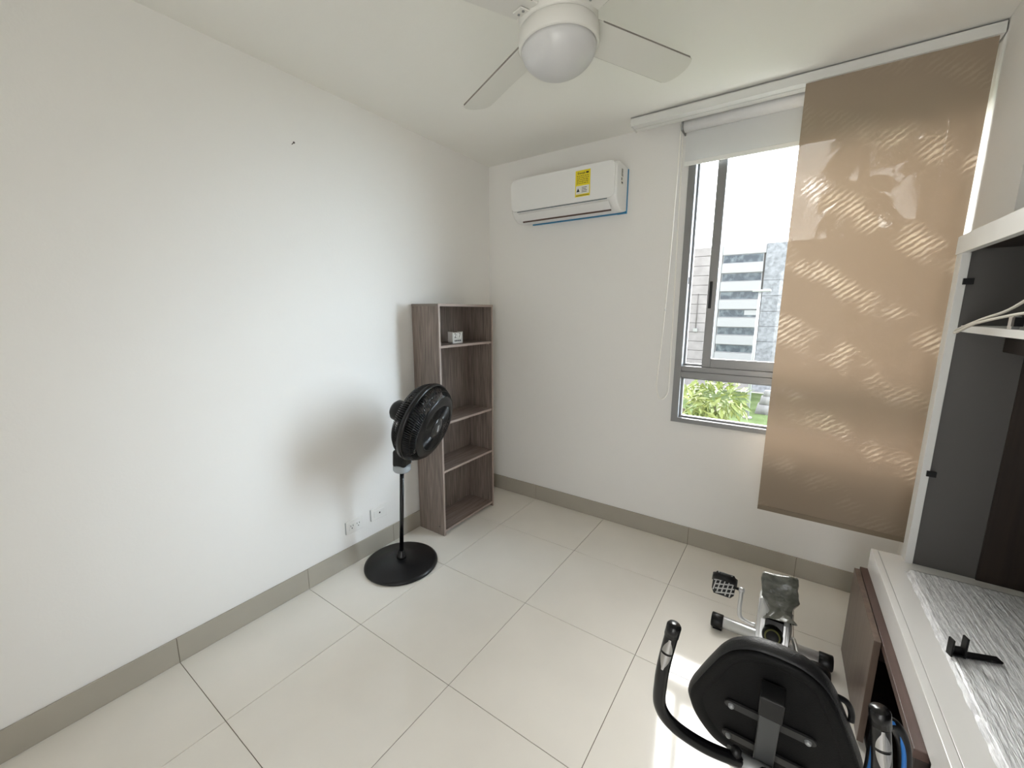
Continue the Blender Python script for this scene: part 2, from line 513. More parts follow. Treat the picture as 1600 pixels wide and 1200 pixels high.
pb = thing('panel_blind', 'beige translucent fabric panel hanging in front of the right half of the window', 'blind', (2.362, -0.183, 0.45))
def panel(x0, x1, y, z0, z1, nx, nz, amp, th):
    m = MB()
    g = []
    for i in range(nx + 1):
        col = []
        for k in range(nz + 1):
            x = x0 + (x1 - x0) * i / nx; z = z0 + (z1 - z0) * k / nz
            yy = y + amp * noise.noise(Vector((x * 1.5, 0, z * 1.2))) * (1 - k / nz)
            col.append(m.bm.verts.new((x, yy, z)))
        g.append(col)
    for i in range(nx):
        for k in range(nz):
            f = m.bm.faces.new((g[i][k], g[i + 1][k], g[i + 1][k + 1], g[i][k + 1])); f.smooth = True
    return m
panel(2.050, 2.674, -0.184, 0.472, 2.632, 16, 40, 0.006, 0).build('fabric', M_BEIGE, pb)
bx('bottom_hem', mat('beige_hem', (0.27, 0.215, 0.16), 0.8), pb, 2.050, 2.674, -0.1875, -0.1815, 0.450, 0.476, 0.001)
bx('carrier_strip', M_RAIL, pb, 2.055, 2.670, -0.187, -0.181, 2.630, 2.640)

rb = thing('roller_blind', 'white roller blind rolled almost fully up at the top of the window', 'blind', (2.07, -0.05, 2.40))
MB().lathe([(0.034, 0), (0.034, 1.175)], 24, Matrix.Translation((1.478, -0.052, 2.618)) @ Matrix.Rotation(R(90), 4, 'Y')).build('roll', mat('roll_white', (0.78, 0.78, 0.78), 0.5), rb)
panel(1.484, 2.652, -0.030, 2.425, 2.618, 8, 6, 0.002, 0).build('fabric', M_ROLLER, rb)
bx('bottom_bar', M_WHITE, rb, 1.482, 2.654, -0.036, -0.024, 2.405, 2.429, 0.003)
bx('bracket', M_STEEL, rb, 1.466, 1.474, -0.09, 0.008, 2.585, 2.662, 0.002)
bx('bracket', M_STEEL, rb, 2.656, 2.664, -0.09, 0.008, 2.585, 2.662, 0.002)
MB().lathe([(0.026, 0), (0.026, 0.010)], 20, Matrix.Translation((1.4665, -0.052, 2.618)) @ Matrix.Rotation(R(90), 4, 'Y')).build('chain_wheel', M_WHITE, rb)
ch = [(1.462, -0.079, 2.62), (1.458, -0.078, 2.27), (1.450, -0.077, 1.90), (1.442, -0.075, 1.62), (1.430, -0.072, 1.35), (1.418, -0.07, 1.14),
      (1.418, -0.066, 1.06), (1.432, -0.06, 1.005), (1.453, -0.054, 0.992), (1.474, -0.048, 1.012), (1.486, -0.044, 1.06), (1.485, -0.040, 1.18),
      (1.481, -0.036, 1.50), (1.474, -0.032, 1.90), (1.468, -0.028, 2.30), (1.462, -0.026, 2.62)]
MB().tube(arc_pts(ch, 6), 0.0034, 6).build('pull_chain', mat('chain_white', (0.90, 0.88, 0.82), 0.35), rb)
MB().lathe([(0, -0.012), (0.004, -0.010), (0.0045, 0), (0.004, 0.010), (0, 0.012)], 10, Matrix.Translation((1.4395, -0.0745, 1.57))).build('chain_joiner', M_WHITE, rb)

# ================================================================== AIR CONDITIONER
ac = thing('air_conditioner', 'white split air conditioner with a yellow label mounted high on the back wall', 'air conditioner', (0.737, 0.01, 2.19))
AX0, AX1 = 0.345, 1.130
prof = [(0.008, 2.470), (-0.150, 2.474), (-0.172, 2.468), (-0.183, 2.450), (-0.190, 2.36), (-0.190, 2.262), (-0.182, 2.246), (-0.160, 2.222), (-0.125, 2.202), (-0.09, 2.192), (-0.02, 2.196), (0.008, 2.205)]
m = MB()
nx = 2
def sect(x, s):
    cy, cz = -0.09, 2.335
    return [m.bm.verts.new((x, cy + (a - cy) * s if a < -0.02 else a, cz + (b - cz) * (1 - (1 - s) * 0.35))) for a, b in prof]
secs = [sect(AX0, 0.90), sect(AX0 + 0.006, 0.955), sect(AX0 + 0.016, 0.988), sect(AX0 + 0.03, 1.0), sect(AX1 - 0.03, 1.0), sect(AX1 - 0.016, 0.988), sect(AX1 - 0.006, 0.955), sect(AX1, 0.90)]
for a, b in zip(secs, secs[1:]):
    for k in range(len(prof)):
        k2 = (k + 1) % len(prof)
        f = m.bm.faces.new((a[k], a[k2], b[k2], b[k]))
        f.smooth = True
m.bm.faces.new(secs[0]); m.bm.faces.new(list(reversed(secs[-1])))
body = m.build('body', M_WHITEG if False else mat('ac_white', (0.80, 0.80, 0.79), 0.3), ac)
# front panel (slightly proud, rounded corners) and seam
def rrect(x0, x1, z0, z1, r, n=5):
    o = []
    for cx, cz, a0 in ((x1 - r, z1 - r, 0), (x0 + r, z1 - r, 90), (x0 + r, z0 + r, 180), (x1 - r, z0 + r, 270)):
        for k in range(n + 1):
            a = R(a0 + 90 * k / n)
            o.append((cx + r * math.cos(a), cz + r * math.sin(a)))
    return o
MB().prism(rrect(AX0 + 0.004, AX1 - 0.012, 2.257, 2.471, 0.03), -0.1945, -0.176, 'y', bev=0.004).build('front_panel', mat('ac_panel', (0.82, 0.82, 0.81), 0.22), ac)
bx('panel_seam', mat('ac_seam', (0.06, 0.10, 0.12), 0.6), ac, AX0 + 0.05, AX1 - 0.06, -0.1885, -0.160, 2.2515, 2.2555)
# louvre flap
lm = Matrix.Translation((0, -0.166, 2.222)) @ Matrix.Rotation(R(-44), 4, 'X')
MB().box(AX0 + 0.065, AX1 - 0.045, -0.030, 0.030, -0.004, 0.002, 0.0015, mx=lm @ Matrix.Translation((0, 0, -0.004))).build('louvre', mat('ac_white', (0.8, 0.8, 0.79), 0.3), ac)
MB().box(AX0 + 0.075, AX1 - 0.045, 0.031, 0.040, -0.008, -0.003, mx=lm @ Matrix.Translation((0, 0, -0.004))).build('outlet_slot', mat('ac_slot', (0.10, 0.06, 0.05), 0.7), ac)
bx('mounting_film', M_BLUE, ac, AX1 - 0.06, AX1 + 0.005, 0.000, 0.0095, 2.190, 2.462, 0.001, label='strip of blue protective film behind the casing')
MB().box(AX0 + 0.07, AX1 - 0.01, -0.006, 0.009, 2.1915, 2.2000).build('film_strip', M_BLUE, ac)
# energy label
lx0, lx1, lz0, lz1, ly = 0.853, 0.957, 2.287, 2.446, -0.1952
lab = bx('energy_label', M_YELLOW, ac, lx0, lx1, ly, ly + 0.001, lz0, lz1, label='yellow energy label')
bx('label_white_area', M_PAPER, lab, lx0 + 0.006, lx1 - 0.006, ly - 0.0004, ly, lz0 + 0.016, lz0 + 0.066)
tm = lambda x, z: Matrix.Translation((x, ly - 0.0006, z)) @ Matrix.Rotation(R(90), 4, 'X')
text_mesh('Energía', 0.018, tm(lx0 + 0.042, lz1 - 0.017), 'label_text', M_INK, lab)
m = MB()
m.box(lx1 - 0.030, lx1 - 0.012, ly - 0.0006, ly, lz1 - 0.022, lz1 - 0.012)
for k in range(5):
    z = lz1 - 0.034 - 0.011 * k
    x = lx0 + 0.010
    while x < lx1 - 0.014:
        w = random.uniform(0.006, 0.018)
        m.box(x, min(x + w, lx1 - 0.010), ly - 0.0005, ly, z - 0.0016, z + 0.0016); x += w + 0.004
for k in range(4):
    m.box(lx0 + 0.046, lx0 + random.uniform(0.07, 0.09), ly - 0.0009, ly, lz0 + 0.026 + 0.009 * k, lz0 + 0.029 + 0.009 * k)
m.box(lx0 + 0.008, lx1 - 0.008, ly - 0.0006, ly, lz0 + 0.006, lz0 + 0.009)
m.build('label_print', M_INK, lab, kind='stuff')
MB().prism([(lx0 + 0.010, lz0 + 0.030), (lx0 + 0.032, lz0 + 0.030), (lx0 + 0.021, lz0 + 0.052)], ly - 0.0008, ly, 'y').build('warning_triangle', M_INK, lab)
# side sticker
st = bx('side_sticker', M_PAPER, ac, AX1 - 0.001, AX1 + 0.0006, -0.115, -0.078, 2.345, 2.442)
m = MB()
for k in range(8):
    m.box(AX1 + 0.0005, AX1 + 0.001, -0.112, -0.085 - random.uniform(0, 0.010), 2.395 + k * 0.0055, 2.398 + k * 0.0055)
m.box(AX1 + 0.0005, AX1 + 0.001, -0.112, -0.100, 2.370, 2.385); m.box(AX1 + 0.0005, AX1 + 0.001, -0.108, -0.085, 2.352, 2.362)
m.build('sticker_print', M_INK, st, kind='stuff')

# ================================================================== CEILING FAN
FC = Vector((1.430, -1.512, 2.405))
cf = thing('ceiling_fan', 'white four-blade ceiling fan with an opal light dome', 'ceiling fan', tuple(FC))
a0 = 155.8
da, db = Vector((math.cos(R(a0)), math.sin(R(a0)), 0)), Vector((math.cos(R(a0 - 90)), math.sin(R(a0 - 90)), 0))
za = (Vector((0, 0, 1)) + da * 0.030 - db * 0.040).normalized()
xa = (Vector((1, 0, 0)) - za * za.x).normalized(); ya = za.cross(xa)
TILT = Matrix((xa, ya, za)).transposed().to_4x4()
FM = Matrix.Translation(FC) @ TILT
dome = [(0.116, -0.048)] + [(0.116 * math.cos(R(t)), -0.048 - 0.076 * math.sin(R(t))) for t in range(8, 90, 8)] + [(0, -0.124)]
MB().lathe(dome, 40, FM).build('light_dome', M_DOME, cf)
MB().lathe([(0.1, -0.046), (0.121, -0.050), (0.124, -0.044), (0.124, -0.006), (0.120, -0.002), (0.1, -0.001)], 40, FM).build('dome_ring', M_FANW, cf)
MB().lathe([(0.0, 0.0), (0.118, 0.0), (0.1215, 0.006), (0.1215, 0.070), (0.112, 0.088), (0.06, 0.104), (0.0, 0.106)], 40, FM).build('motor_housing', M_FANW, cf)
MB().lathe([(0.013, 0.1), (0.013, 0.245)], 16, FM).build('downrod', M_FANW, cf)
MB().lathe([(0.02, H - 0.085), (0.055, H - 0.065), (0.068, H - 0.02), (0.068, H)], 32, Matrix.Translation((FC.x + za.x * 0.25, FC.y + za.y * 0.25, 0))).build('ceiling_canopy', M_FANW, cf)
for k in range(4):
    ang = R(a0 + 90 * k)
    bmx = FM @ Matrix.Rotation(ang, 4, 'Z') @ Matrix.Translation((0, 0, 0.022)) @ Matrix.Rotation(R(-11), 4, 'X')
    wr, wt, r0, r1 = 0.058, 0.064, 0.115, 0.575
    out = [(r0, -wr), (r1 - 0.020, -wt)] + [(r1 - 0.020 + 0.034 * math.sin(R(t)), -wt * math.cos(R(t)) if t < 90 else -wt * math.cos(R(t))) for t in (20, 40, 60, 75, 90, 105, 120, 140, 160)] + [(r1 - 0.020, wt), (r0, wr)]
    bl_ = MB().prism(out, -0.003, 0.003, 'z', mx=bmx, bev=0.001, seg=1).build('blade', M_FANW, cf)
    for sg in (-1, 1):
        MB().prism([(r0 + 0.02, sg * (wr + 0.0001)), (r1 - 0.022, sg * (wt + 0.0001)), (r1 - 0.022, sg * (wt + 0.0006)), (r0 + 0.02, sg * (wr + 0.0006))], -0.0022, 0.0036, 'z', mx=bmx).build('edge_band', M_EDGE, bl_)
    MB().box(0.075, 0.150, -0.022, 0.022, -0.009, -0.004, 0.002, mx=bmx @ Matrix.Rotation(R(0), 4, 'X')).build('blade_iron', M_FANW, bl_)
    m = MB()
    for q in (-0.012, 0.012):
        m.lathe([(0.004, -0.006), (0.004, -0.0035)], 8, bmx @ Matrix.Translation((0.135, q, -0.006)))
    m.build('screw', M_STEEL, bl_, kind='stuff')

# ================================================================== BOOKSHELF
BX1, BY0, BY1, BH = 0.245, -0.862, -0.288, 1.602
bs = thing('bookshelf', 'tall narrow taupe wood-grain bookshelf with open shelves in the corner', 'bookshelf', (0.125, -0.575, 0))
TH = 0.016
bxs = 0.002
bx('side_panel', M_OAK_V, bs, bxs, BX1 - 0.001, BY0, BY0 + TH, 0, BH - TH)
bx('edge_band', M_OAK_E, bs, BX1 - 0.001, BX1, BY0, BY0 + TH, 0, BH - TH)
bx('side_panel', M_OAK_V, bs, bxs, BX1 - 0.001, BY1 - TH, BY1, 0, BH - TH)
bx('edge_band', M_OAK_E, bs, BX1 - 0.001, BX1, BY1 - TH, BY1, 0, BH - TH)
tp = bx('top_panel', mat('taupe_top', (0.20, 0.17, 0.145), 0.5), bs, bxs, BX1, BY0 - 0.002, BY1 + 0.002, BH - TH, BH)
bx('edge_band', M_OAK_E, tp, BX1, BX1 + 0.001, BY0 - 0.002, BY1 + 0.002, BH - TH, BH)
bx('back_panel', M_OAK_V, bs, bxs, bxs + 0.006, BY0 + TH, BY1 - TH, 0.02, BH - TH)
for k, z in enumerate((1.332, 0.812, 0.474, 0.038)):
    s_ = bx('shelf', M_OAK_H, bs, bxs + 0.006, BX1 - 0.006, BY0 + TH, BY1 - TH - (0.0 if k else 0.0), z - TH, z)
    bx('edge_band', M_OAK_E, s_, BX1 - 0.006, BX1 - 0.005, BY0 + TH, BY1 - TH, z - TH, z)
for z in (1.312, 0.79, 0.455):
    MB().lathe([(0.0, 0), (0.004, 0), (0.004, 0.012), (0, 0.012)], 10, Matrix.Translation((BX1 - 0.03, BY1 - TH, z)) @ Matrix.Rotation(R(90), 4, 'X')).build('shelf_pin', M_OAK_E, bs)
m = MB().lathe([(0.0, 0), (0.005, 0), (0.005, 0.001), (0, 0.001)], 12, Matrix.Translation((BX1 - 0.045, BY0, 0.06)) @ Matrix.Rotation(R(90), 4, 'X'))
m.build('screw_cap', M_WENGE, bs)

# block calendar
cal = thing('block_calendar', 'small white block calendar showing 27 on the top shelf of the bookshelf', 'calendar', (0.14, -0.588, 1.332))
cx0, cx1, cy0, cy1, cz = 0.115, 0.160, -0.640, -0.536, 1.332
m = MB()
m.box(cx0, cx1, cy0, cy1, cz, cz + 0.006); m.box(cx0, cx1, cy0, cy0 + 0.006, cz, cz + 0.080); m.box(cx0, cx1, cy1 - 0.006, cy1, cz, cz + 0.080)
m.build('tray', M_WHITE, cal)
tx = lambda y, z, xx: Matrix.Translation((xx, y, z)) @ Matrix.Rotation(R(90), 4, 'Z') @ Matrix.Rotation(R(90), 4, 'X')
for s, (ya_, yb_) in zip('27', ((cy0 + 0.008, cy0 + 0.050), (cy0 + 0.053, cy1 - 0.009))):
    c = bx('number_block', M_WHITE, cal, cx0 + 0.004, cx1 - 0.001, ya_, yb_, cz + 0.030, cz + 0.074, 0.001)
    text_mesh(s, 0.046, tx((ya_ + yb_) / 2, cz + 0.052, cx1 - 0.0008), 'number', M_INK, c)
c = bx('month_block', M_WHITE, cal, cx0 + 0.004, cx1 - 0.001, cy0 + 0.008, cy1 - 0.009, cz + 0.0065, cz + 0.0285, 0.001)
m = MB()
for k in range(7):
    y = cy0 + 0.020 + k * 0.0098
    m.box(cx1 - 0.001, cx1 - 0.0005, y, y + 0.0068, cz + 0.012, cz + 0.023)
m.build('month_print', M_INK, c, kind='stuff')

# ================================================================== STAND FAN
SF = Vector((0.2425, -1.245, 0))
sf = thing('stand_fan', 'black pedestal fan with a round base, tilted beside the bookshelf', 'fan', tuple(SF))
BMX = Matrix.Translation(SF)
MB().lathe([(0.0, 0.0), (0.212, 0.0), (0.222, 0.006), (0.221, 0.016), (0.205, 0.026), (0.135, 0.034), (0.130, 0.037), (0.05, 0.042), (0, 0.042)], 56, BMX).build('base', mat('base_black', (0.006, 0.006, 0.007), 0.34, spec=0.4), sf)
top = SF + Vector((0.025, 0.018, 0.64))
ax = (top - SF).normalized()
PX = ax.to_track_quat('Z', 'Y').to_matrix().to_4x4()
PM = Matrix.Translation(SF) @ PX
MB().lathe([(0.028, 0.040), (0.030, 0.046), (0.030, 0.062), (0.024, 0.068), (0.021, 0.090), (0.016, 0.096)], 24, PM).build('pole_collar', M_BLACKG, sf)
MB().lathe([(0.0125, 0.04), (0.0125, 0.62)], 20, PM).build('pole', M_BLACKG, sf)
MB().lathe([(0.016, 0.605), (0.045, 0.612), (0.052, 0.622), (0.052, 0.648), (0.046, 0.656), (0.02, 0.658)], 28, PM).build('control_collar', M_GREYP, sf)
hm = PM @ Matrix.Translation((0.0, 0, 0.70))
MB().box(-0.045, 0.050, -0.042, 0.042, -0.055, 0.050, 0.016, 3, mx=hm @ Matrix.Rotation(R(-15), 4, 'Z')).build('control_box', M_BLACK, sf)
bmx = hm @ Matrix.Rotation(R(-15), 4, 'Z')
MB().box(0.049, 0.0525, -0.036, -0.004, -0.048, 0.000, 0.001, mx=bmx).build('control_sticker', M_BLUEL, sf, label='light blue sticker')
HC = Vector((0.375, -1.14, 0.912))
nd = Vector((math.cos(R(18)) * math.cos(R(15)), math.cos(R(18)) * math.sin(R(15)), -math.sin(R(18))))
HX = Matrix.Translation(HC) @ nd.to_track_quat('Z', 'Y').to_matrix().to_4x4()
GR = 0.232
# motor and neck
MB().lathe([(0.0, -0.215), (0.045, -0.213), (0.062, -0.195), (0.066, -0.15), (0.066, -0.075), (0.05, -0.06), (0, -0.06)], 32, HX).build('motor_housing', M_BLACK, sf)
mc = HX @ Vector((0, 0, -0.14))
MB().tube([hm @ Vector((0, 0, 0.04)), hm @ Vector((0.01, 0.0, 0.09)), mc], [0.034, 0.030, 0.032], 16).build('neck', M_BLACK, sf)
def guard(sgn, zrim, zc, rc, name, nw):
    m = MB()
    prof_ = [(GR, zrim), (GR * 0.985, zrim + sgn * 0.020), (GR * 0.93, zrim + sgn * (zc * 0.55)), (GR * 0.84, zrim + sgn * zc * 0.85), (GR * 0.66, zrim + sgn * zc), (rc, zrim + sgn * zc * 1.02)]
    for k in range(nw):
        a = 2 * PI * k / nw
        tw = 0.10 if sgn > 0 else 0
        pts = [HX @ Vector((r * math.cos(a + tw * (1 - r / GR) * 6), r * math.sin(a + tw * (1 - r / GR) * 6), z)) for r, z in prof_]
        m.tube(pts, 0.0022, 4, cap=False)
    for rr, zz, th in ((GR * 0.93, zrim + sgn * zc * 0.55, 0.0024), (GR * 0.66, zrim + sgn * zc, 0.0024), (rc, zrim + sgn * zc * 1.02, 0.004)):
        m.tube([HX @ Vector((rr * math.cos(2 * PI * k / 48), rr * math.sin(2 * PI * k / 48), zz)) for k in range(48)], th, 5, closed=True)
    return m.build(name, M_BLACKG, sf)
guard(1, 0.012, 0.078, 0.062, 'front_guard', 110)
guard(-1, -0.012, 0.080, 0.060, 'rear_guard', 110)
MB().lathe([(GR - 0.004, -0.016), (GR + 0.008, -0.014), (GR + 0.010, 0), (GR + 0.008, 0.014), (GR - 0.004, 0.016), (GR - 0.008, 0)], 64, HX, cap=False).build('guard_rim', M_BLACKG, sf)
MB().lathe([(GR * 0.60, 0.0925), (GR * 0.64, 0.096), (GR * 0.80, 0.085), (GR * 0.84, 0.078), (GR * 0.80, 0.080)], 64, HX, cap=False).build('guard_ring', M_BLACKG, sf)
cap_ = MB().lathe([(0.0, 0.100), (0.040, 0.099), (0.058, 0.095), (0.064, 0.086), (0.0, 0.084)], 32, HX).build('centre_badge', mat('badge_black', (0.02, 0.02, 0.02), 0.15), sf)
MB().box(-0.022, 0.022, -0.008, 0.008, 0.0995, 0.1008, mx=HX @ Matrix.Rotation(R(100), 4, 'Z')).build('badge_plate', M_STEEL, cap_)
for k in range(5):
    m = MB()
    rows = []
    for i, (r, w0, w1) in enumerate(((0.035, -0.4, 0.4), (0.09, -0.55, 0.62), (0.15, -0.50, 0.66), (0.195, -0.30, 0.55), (0.205, 0.0, 0.40))):
        row = []
        for j in range(5):
            a = w0 + (w1 - w0) * j / 4 + 2 * PI * k / 5
            row.append(m.bm.verts.new(HX @ Vector((r * math.cos(a), r * math.sin(a), -0.03 + 0.055 * (j / 4) * (0.5 + r * 2)))))
        rows.append(row)
    for i in range(4):
        for j in range(4):
            f = m.bm.faces.new((rows[i][j], rows[i + 1][j], rows[i + 1][j + 1], rows[i][j + 1])); f.smooth = True
    m.build('fan_blade', mat('blade_black', (0.016, 0.016, 0.017), 0.3), sf)
MB().lathe([(0.0, 0.055), (0.025, 0.052), (0.036, 0.04), (0.036, -0.05), (0, -0.05)], 24, HX).build('blade_hub', M_BLACK, sf)
# cord loop hanging at the neck
q0 = hm @ Vector((-0.04, -0.01, 0.02))
MB().tube(arc_pts([q0, q0 + Vector((-0.030, -0.018, -0.020)), q0 + Vector((-0.040, -0.022, -0.055)), q0 + Vector((-0.025, -0.012, -0.078)), q0 + Vector((-0.004, -0.002, -0.060))], 6), 0.0022, 6).build('cord_loop', M_BLACK, sf)
q1 = hm @ Vector((0.05, 0.03, 0.03))
MB().tube(arc_pts([q1, q1 + Vector((0.055, 0.02, -0.035)), q1 + Vector((0.045, 0.02, -0.085)), q1 + Vector((0.040, 0.02, -0.055)), q1 + Vector((0.070, 0.03, -0.02))], 6), 0.0025, 6).build('power_cord', M_BLACK, sf)

# ================================================================== WALL OUTLETS, NAIL
def outlet(y0, y1, z0, z1, label, kind):
    t = thing('wall_outlet', label, 'outlet', (-0.01, (y0 + y1) / 2, z0))
    MB().box(-0.0105, -0.002, y0, y1, z0, z1, 0.003).build('cover_plate', mat('outlet_white', (0.82, 0.81, 0.79), 0.3), t)
    ins = MB().box(-0.003, 0.000, y0 + 0.020, y1 - 0.022, z0 + 0.020, z1 - 0.020, 0.001).build('insert', M_WHITE, t)
    m = MB()
    zc = (z0 + z1) / 2
    if kind == 'sockets':
        for yc in (y0 + 0.038, y1 - 0.040):
            m.box(-0.001, 0.0006, yc - 0.010, yc - 0.007, zc + 0.002, zc + 0.012); m.box(-0.001, 0.0006, yc + 0.006, yc + 0.009, zc + 0.002, zc + 0.012)
            m.lathe([(0.0035, 0), (0.0035, 0.0016)], 10, Matrix.Translation((-0.001, yc, zc - 0.009)) @ Matrix.Rotation(R(90), 4, 'Y'))
    else:
        m.lathe([(0.006, 0), (0.006, 0.0016)], 14, Matrix.Translation((-0.001, (y0 + y1) / 2, zc)) @ Matrix.Rotation(R(90), 4, 'Y'))
    m.build('slot', M_INK, ins, kind='stuff')
    bx('shadow_gap', M_GREYP, t, -0.0105, -0.006, y0 - 0.003, y0, z0 + 0.004, z1 - 0.004)
outlet(-1.448, -1.326, 0.206, 0.290, 'white wall outlet plate with two power sockets beside the pedestal fan', 'sockets')
outlet(-1.268, -1.141, 0.214, 0.297, 'white wall plate with a single round antenna hole above the skirting', 'antenna')
nl = MB().lathe([(0.0, -0.012), (0.0018, -0.010), (0.0018, 0.016), (0.005, 0.017), (0.005, 0.019), (0, 0.020)], 10, Matrix.Translation((-0.008, -1.58, 2.363)) @ Matrix.Rotation(R(80), 4, 'Y')).build('wall_nail', M_NAIL, None)
tag(nl, 'small dark nail stuck in the bare left wall', 'nail')

# ================================================================== LOW CABINET (white top over walnut carcass)
lc = thing('low_cabinet', 'long low cabinet with a white top and walnut compartment along the right wall', 'cabinet', (2.498, -0.515, 0), R(1.2))
LB = lambda n, m_, x0, x1, y0, y1, z0, z1, bev=0.0015, label=None, par=None: bx(n, m_, par or lc, x0, x1, y0, y1, z0, z1, bev, label, None, True)
LEN, LD = -1.86, 0.425
LB('edge_strip', M_WHITEG, 0.0, 0.0225, LEN, 0.0, 0.432, 0.530, label='white front strip')
LB('worktop', M_WHITEG, 0.0240, LD, LEN, 0.0, 0.500, 0.5295)
LB('drawer_front', M_WHITEG, 0.003, 0.018, LEN + 0.02, -0.95, 0.03, 0.4315)
LB('end_panel', M_WHITE, 0.020, LD, LEN, LEN + 0.018, 0, 0.4995)
LB('inner_panel', M_WALNUT_V, 0.0235, LD, -0.945, -0.93, 0, 0.4995)
LB('end_panel', M_WHITE, 0.0235, LD, -0.018, -0.001, 0.432, 0.4995)
LB('back_panel', M_WENGE, LD - 0.010, LD, -0.93, -0.018, 0.0, 0.4995)
# walnut compartment
LB('compartment_top', M_WALNUT, -0.026, 0.0060, -0.93, 0.0, 0.404, 0.4315)
LB('compartment_top', M_WENGE, 0.0060, LD - 0.012, -0.93, 0.0, 0.404, 0.430)
LB('side_panel', M_WENGE, -0.020, LD - 0.012, -0.93, -0.912, 0.0, 0.4035)
LB('side_panel', M_WENGE, -0.020, LD - 0.012, -0.018, 0.0, 0.0, 0.4035)
LB('bottom_panel', M_WENGE, -0.020, LD - 0.012, -0.911, -0.019, 0.0, 0.018)
LB('door', M_WALNUT_V, -0.048, -0.0285, -0.515, -0.022, 0.012, 0.430)

# wrapped boards on the top
wp = thing('wrapped_board', 'flat board wrapped in crinkled clear stretch film lying on the white cabinet top', 'wrapped board', (2.74, -1.35, 0.53))
def lcw(x, y, z):
    v = Matrix.Translation((2.498, -0.515, 0)) @ Matrix.Rotation(R(1.2), 4, 'Z') @ Vector((x, y, z)); return v
WX0, WX1, WY0, WY1 = 0.088, 0.405, -1.62, -0.140
m = MB()
o_ = [lcw(WX0 + 0.006, WY0 + 0.006, 0), lcw(WX1 - 0.006, WY0 + 0.006, 0), lcw(WX1 - 0.006, WY1 - 0.006, 0), lcw(WX0 + 0.006, WY1 - 0.006, 0)]
m.prism([(q.x, q.y) for q in o_], 0.530, 0.546, 'z')
m.build('board', mat('board_grey', (0.55, 0.55, 0.56), 0.4), wp)
m = MB()
NXG, NYG = 130, 150
g = []
for i in range(NXG + 1):
    col = []
    u = i / NXG
    for k in range(NYG + 1):
        v = k / NYG
        x = WX0 + (WX1 - WX0) * u; y = WY0 + (WY1 - WY0) * v
        ed = min(u, 1 - u) * (WX1 - WX0); ed2 = min(v, 1 - v) * (WY1 - WY0)
        e = min(1.0, min(ed, ed2) / 0.012)
        z = 0.531 + 0.018 * math.sin(e * PI / 2)
        sk = x + 0.07 * (y + 0.9) * (1 if y > -0.85 else -0.4)
        rid = noise.noise(Vector((sk * 95, y * 2.4, 0.3))) + 0.6 * noise.noise(Vector((sk * 190, y * 5.0, 4.1)))
        diag = noise.noise(Vector(((x + y * 0.55) * 130, (y - x * 0.5) * 5, 9.2)))
        wgt = max(0.0, min(1.0, (-y - 0.62) / 0.2))
        z += e * (0.0022 * rid + 0.0022 * diag * wgt + 0.002)
        q = lcw(x + 0.004 * (1 - e) * noise.noise(Vector((x * 30, y * 30, 1))), y, z)
        col.append(m.bm.verts.new(q))
    g.append(col)
for i in range(NXG):
    for k in range(NYG):
        f = m.bm.faces.new((g[i][k], g[i + 1][k], g[i + 1][k + 1], g[i][k + 1])); f.smooth = True
m.build('stretch_film', M_FILM, wp, label='crinkled shiny stretch film')

# black plastic bracket lying on the film
bk = thing('plastic_bracket', 'black plastic two-pronged bracket lying on the film-wrapped board', 'bracket', (2.62, -1.13, 0.553))
kx = Matrix.Translation((2.630, -1.148, 0.556)) @ Matrix.Rotation(R(20), 4, 'Z')
MB().box(-0.030, 0.090, -0.012, 0.012, -0.002, 0.005, 0.002, mx=kx).build('arm', M_BLACK, bk)
MB().box(-0.036, -0.031, -0.014, 0.006, -0.004, 0.050, 0.001, mx=kx).build('prong', M_BLACK, bk)
MB().box(-0.004, 0.001, -0.014, 0.006, -0.003, 0.062, 0.001, mx=kx).build('prong', M_BLACK, bk)
MB().box(-0.032, -0.003, -0.004, 0.004, 0.006, 0.024, 0.001, mx=kx).build('web', M_BLACK, bk)

# ================================================================== CLOSET FRAME in the niche
cl = thing('closet', 'white-framed open built-in closet with grey side and dark back, standing over the low cabinet', 'closet', (2.75, -1.1, 0.53))
CZ = 0.530
bx('stile', M_WHITE, cl, 2.598, 2.622, -0.572, -0.508, CZ, 1.768, 0.001)
bx('header', M_WHITE, cl, 2.594, 2.618, -2.30, -0.508, 1.768, 1.832, 0.001)
bx('stile', M_WHITE, cl, 2.600, 2.622, -2.30, -2.235, CZ, 1.768, 0.001)
bx('side_panel', M_GREYPANEL, cl, 2.622, 2.802, -0.562, -0.546, CZ, 1.80)
bx('side_board', M_WENGE, cl, 2.802, 2.935, -0.570, -0.546, CZ, 1.80)
bx('back_panel', M_WENGE, cl, 2.930, 2.942, -2.30, -0.570, CZ, 1.80)
bx('side_panel', M_GREYPANEL, cl, 2.622, 2.930, -2.262, -2.245, CZ, 1.80)
bx('ceiling_panel', M_WENGE, cl, 2.622, 2.930, -2.245, -0.564, 1.78, 1.80)
sh = bx('shelf', M_WHITE, cl, 2.632, 2.928, -2.243, -0.564, 1.484, 1.508, 0.001)
bx('support_rail', M_WENGE, sh, 2.748, 2.775, -2.243, -0.564, 1.415, 1.4835)
bk2 = bx('rail_bracket', M_SILVER, sh, 2.636, 2.652, -0.985, -0.955, 1.508, 1.545, 0.001)
bx('bracket_clip', M_BLACK, bk2, 2.634, 2.652, -1.005, -0.986, 1.516, 1.542)
for z in (1.655, 0.915):
    bx('hinge_plate', M_BLACK, cl, 2.612, 2.640, -0.580, -0.5725, z, z + 0.022)

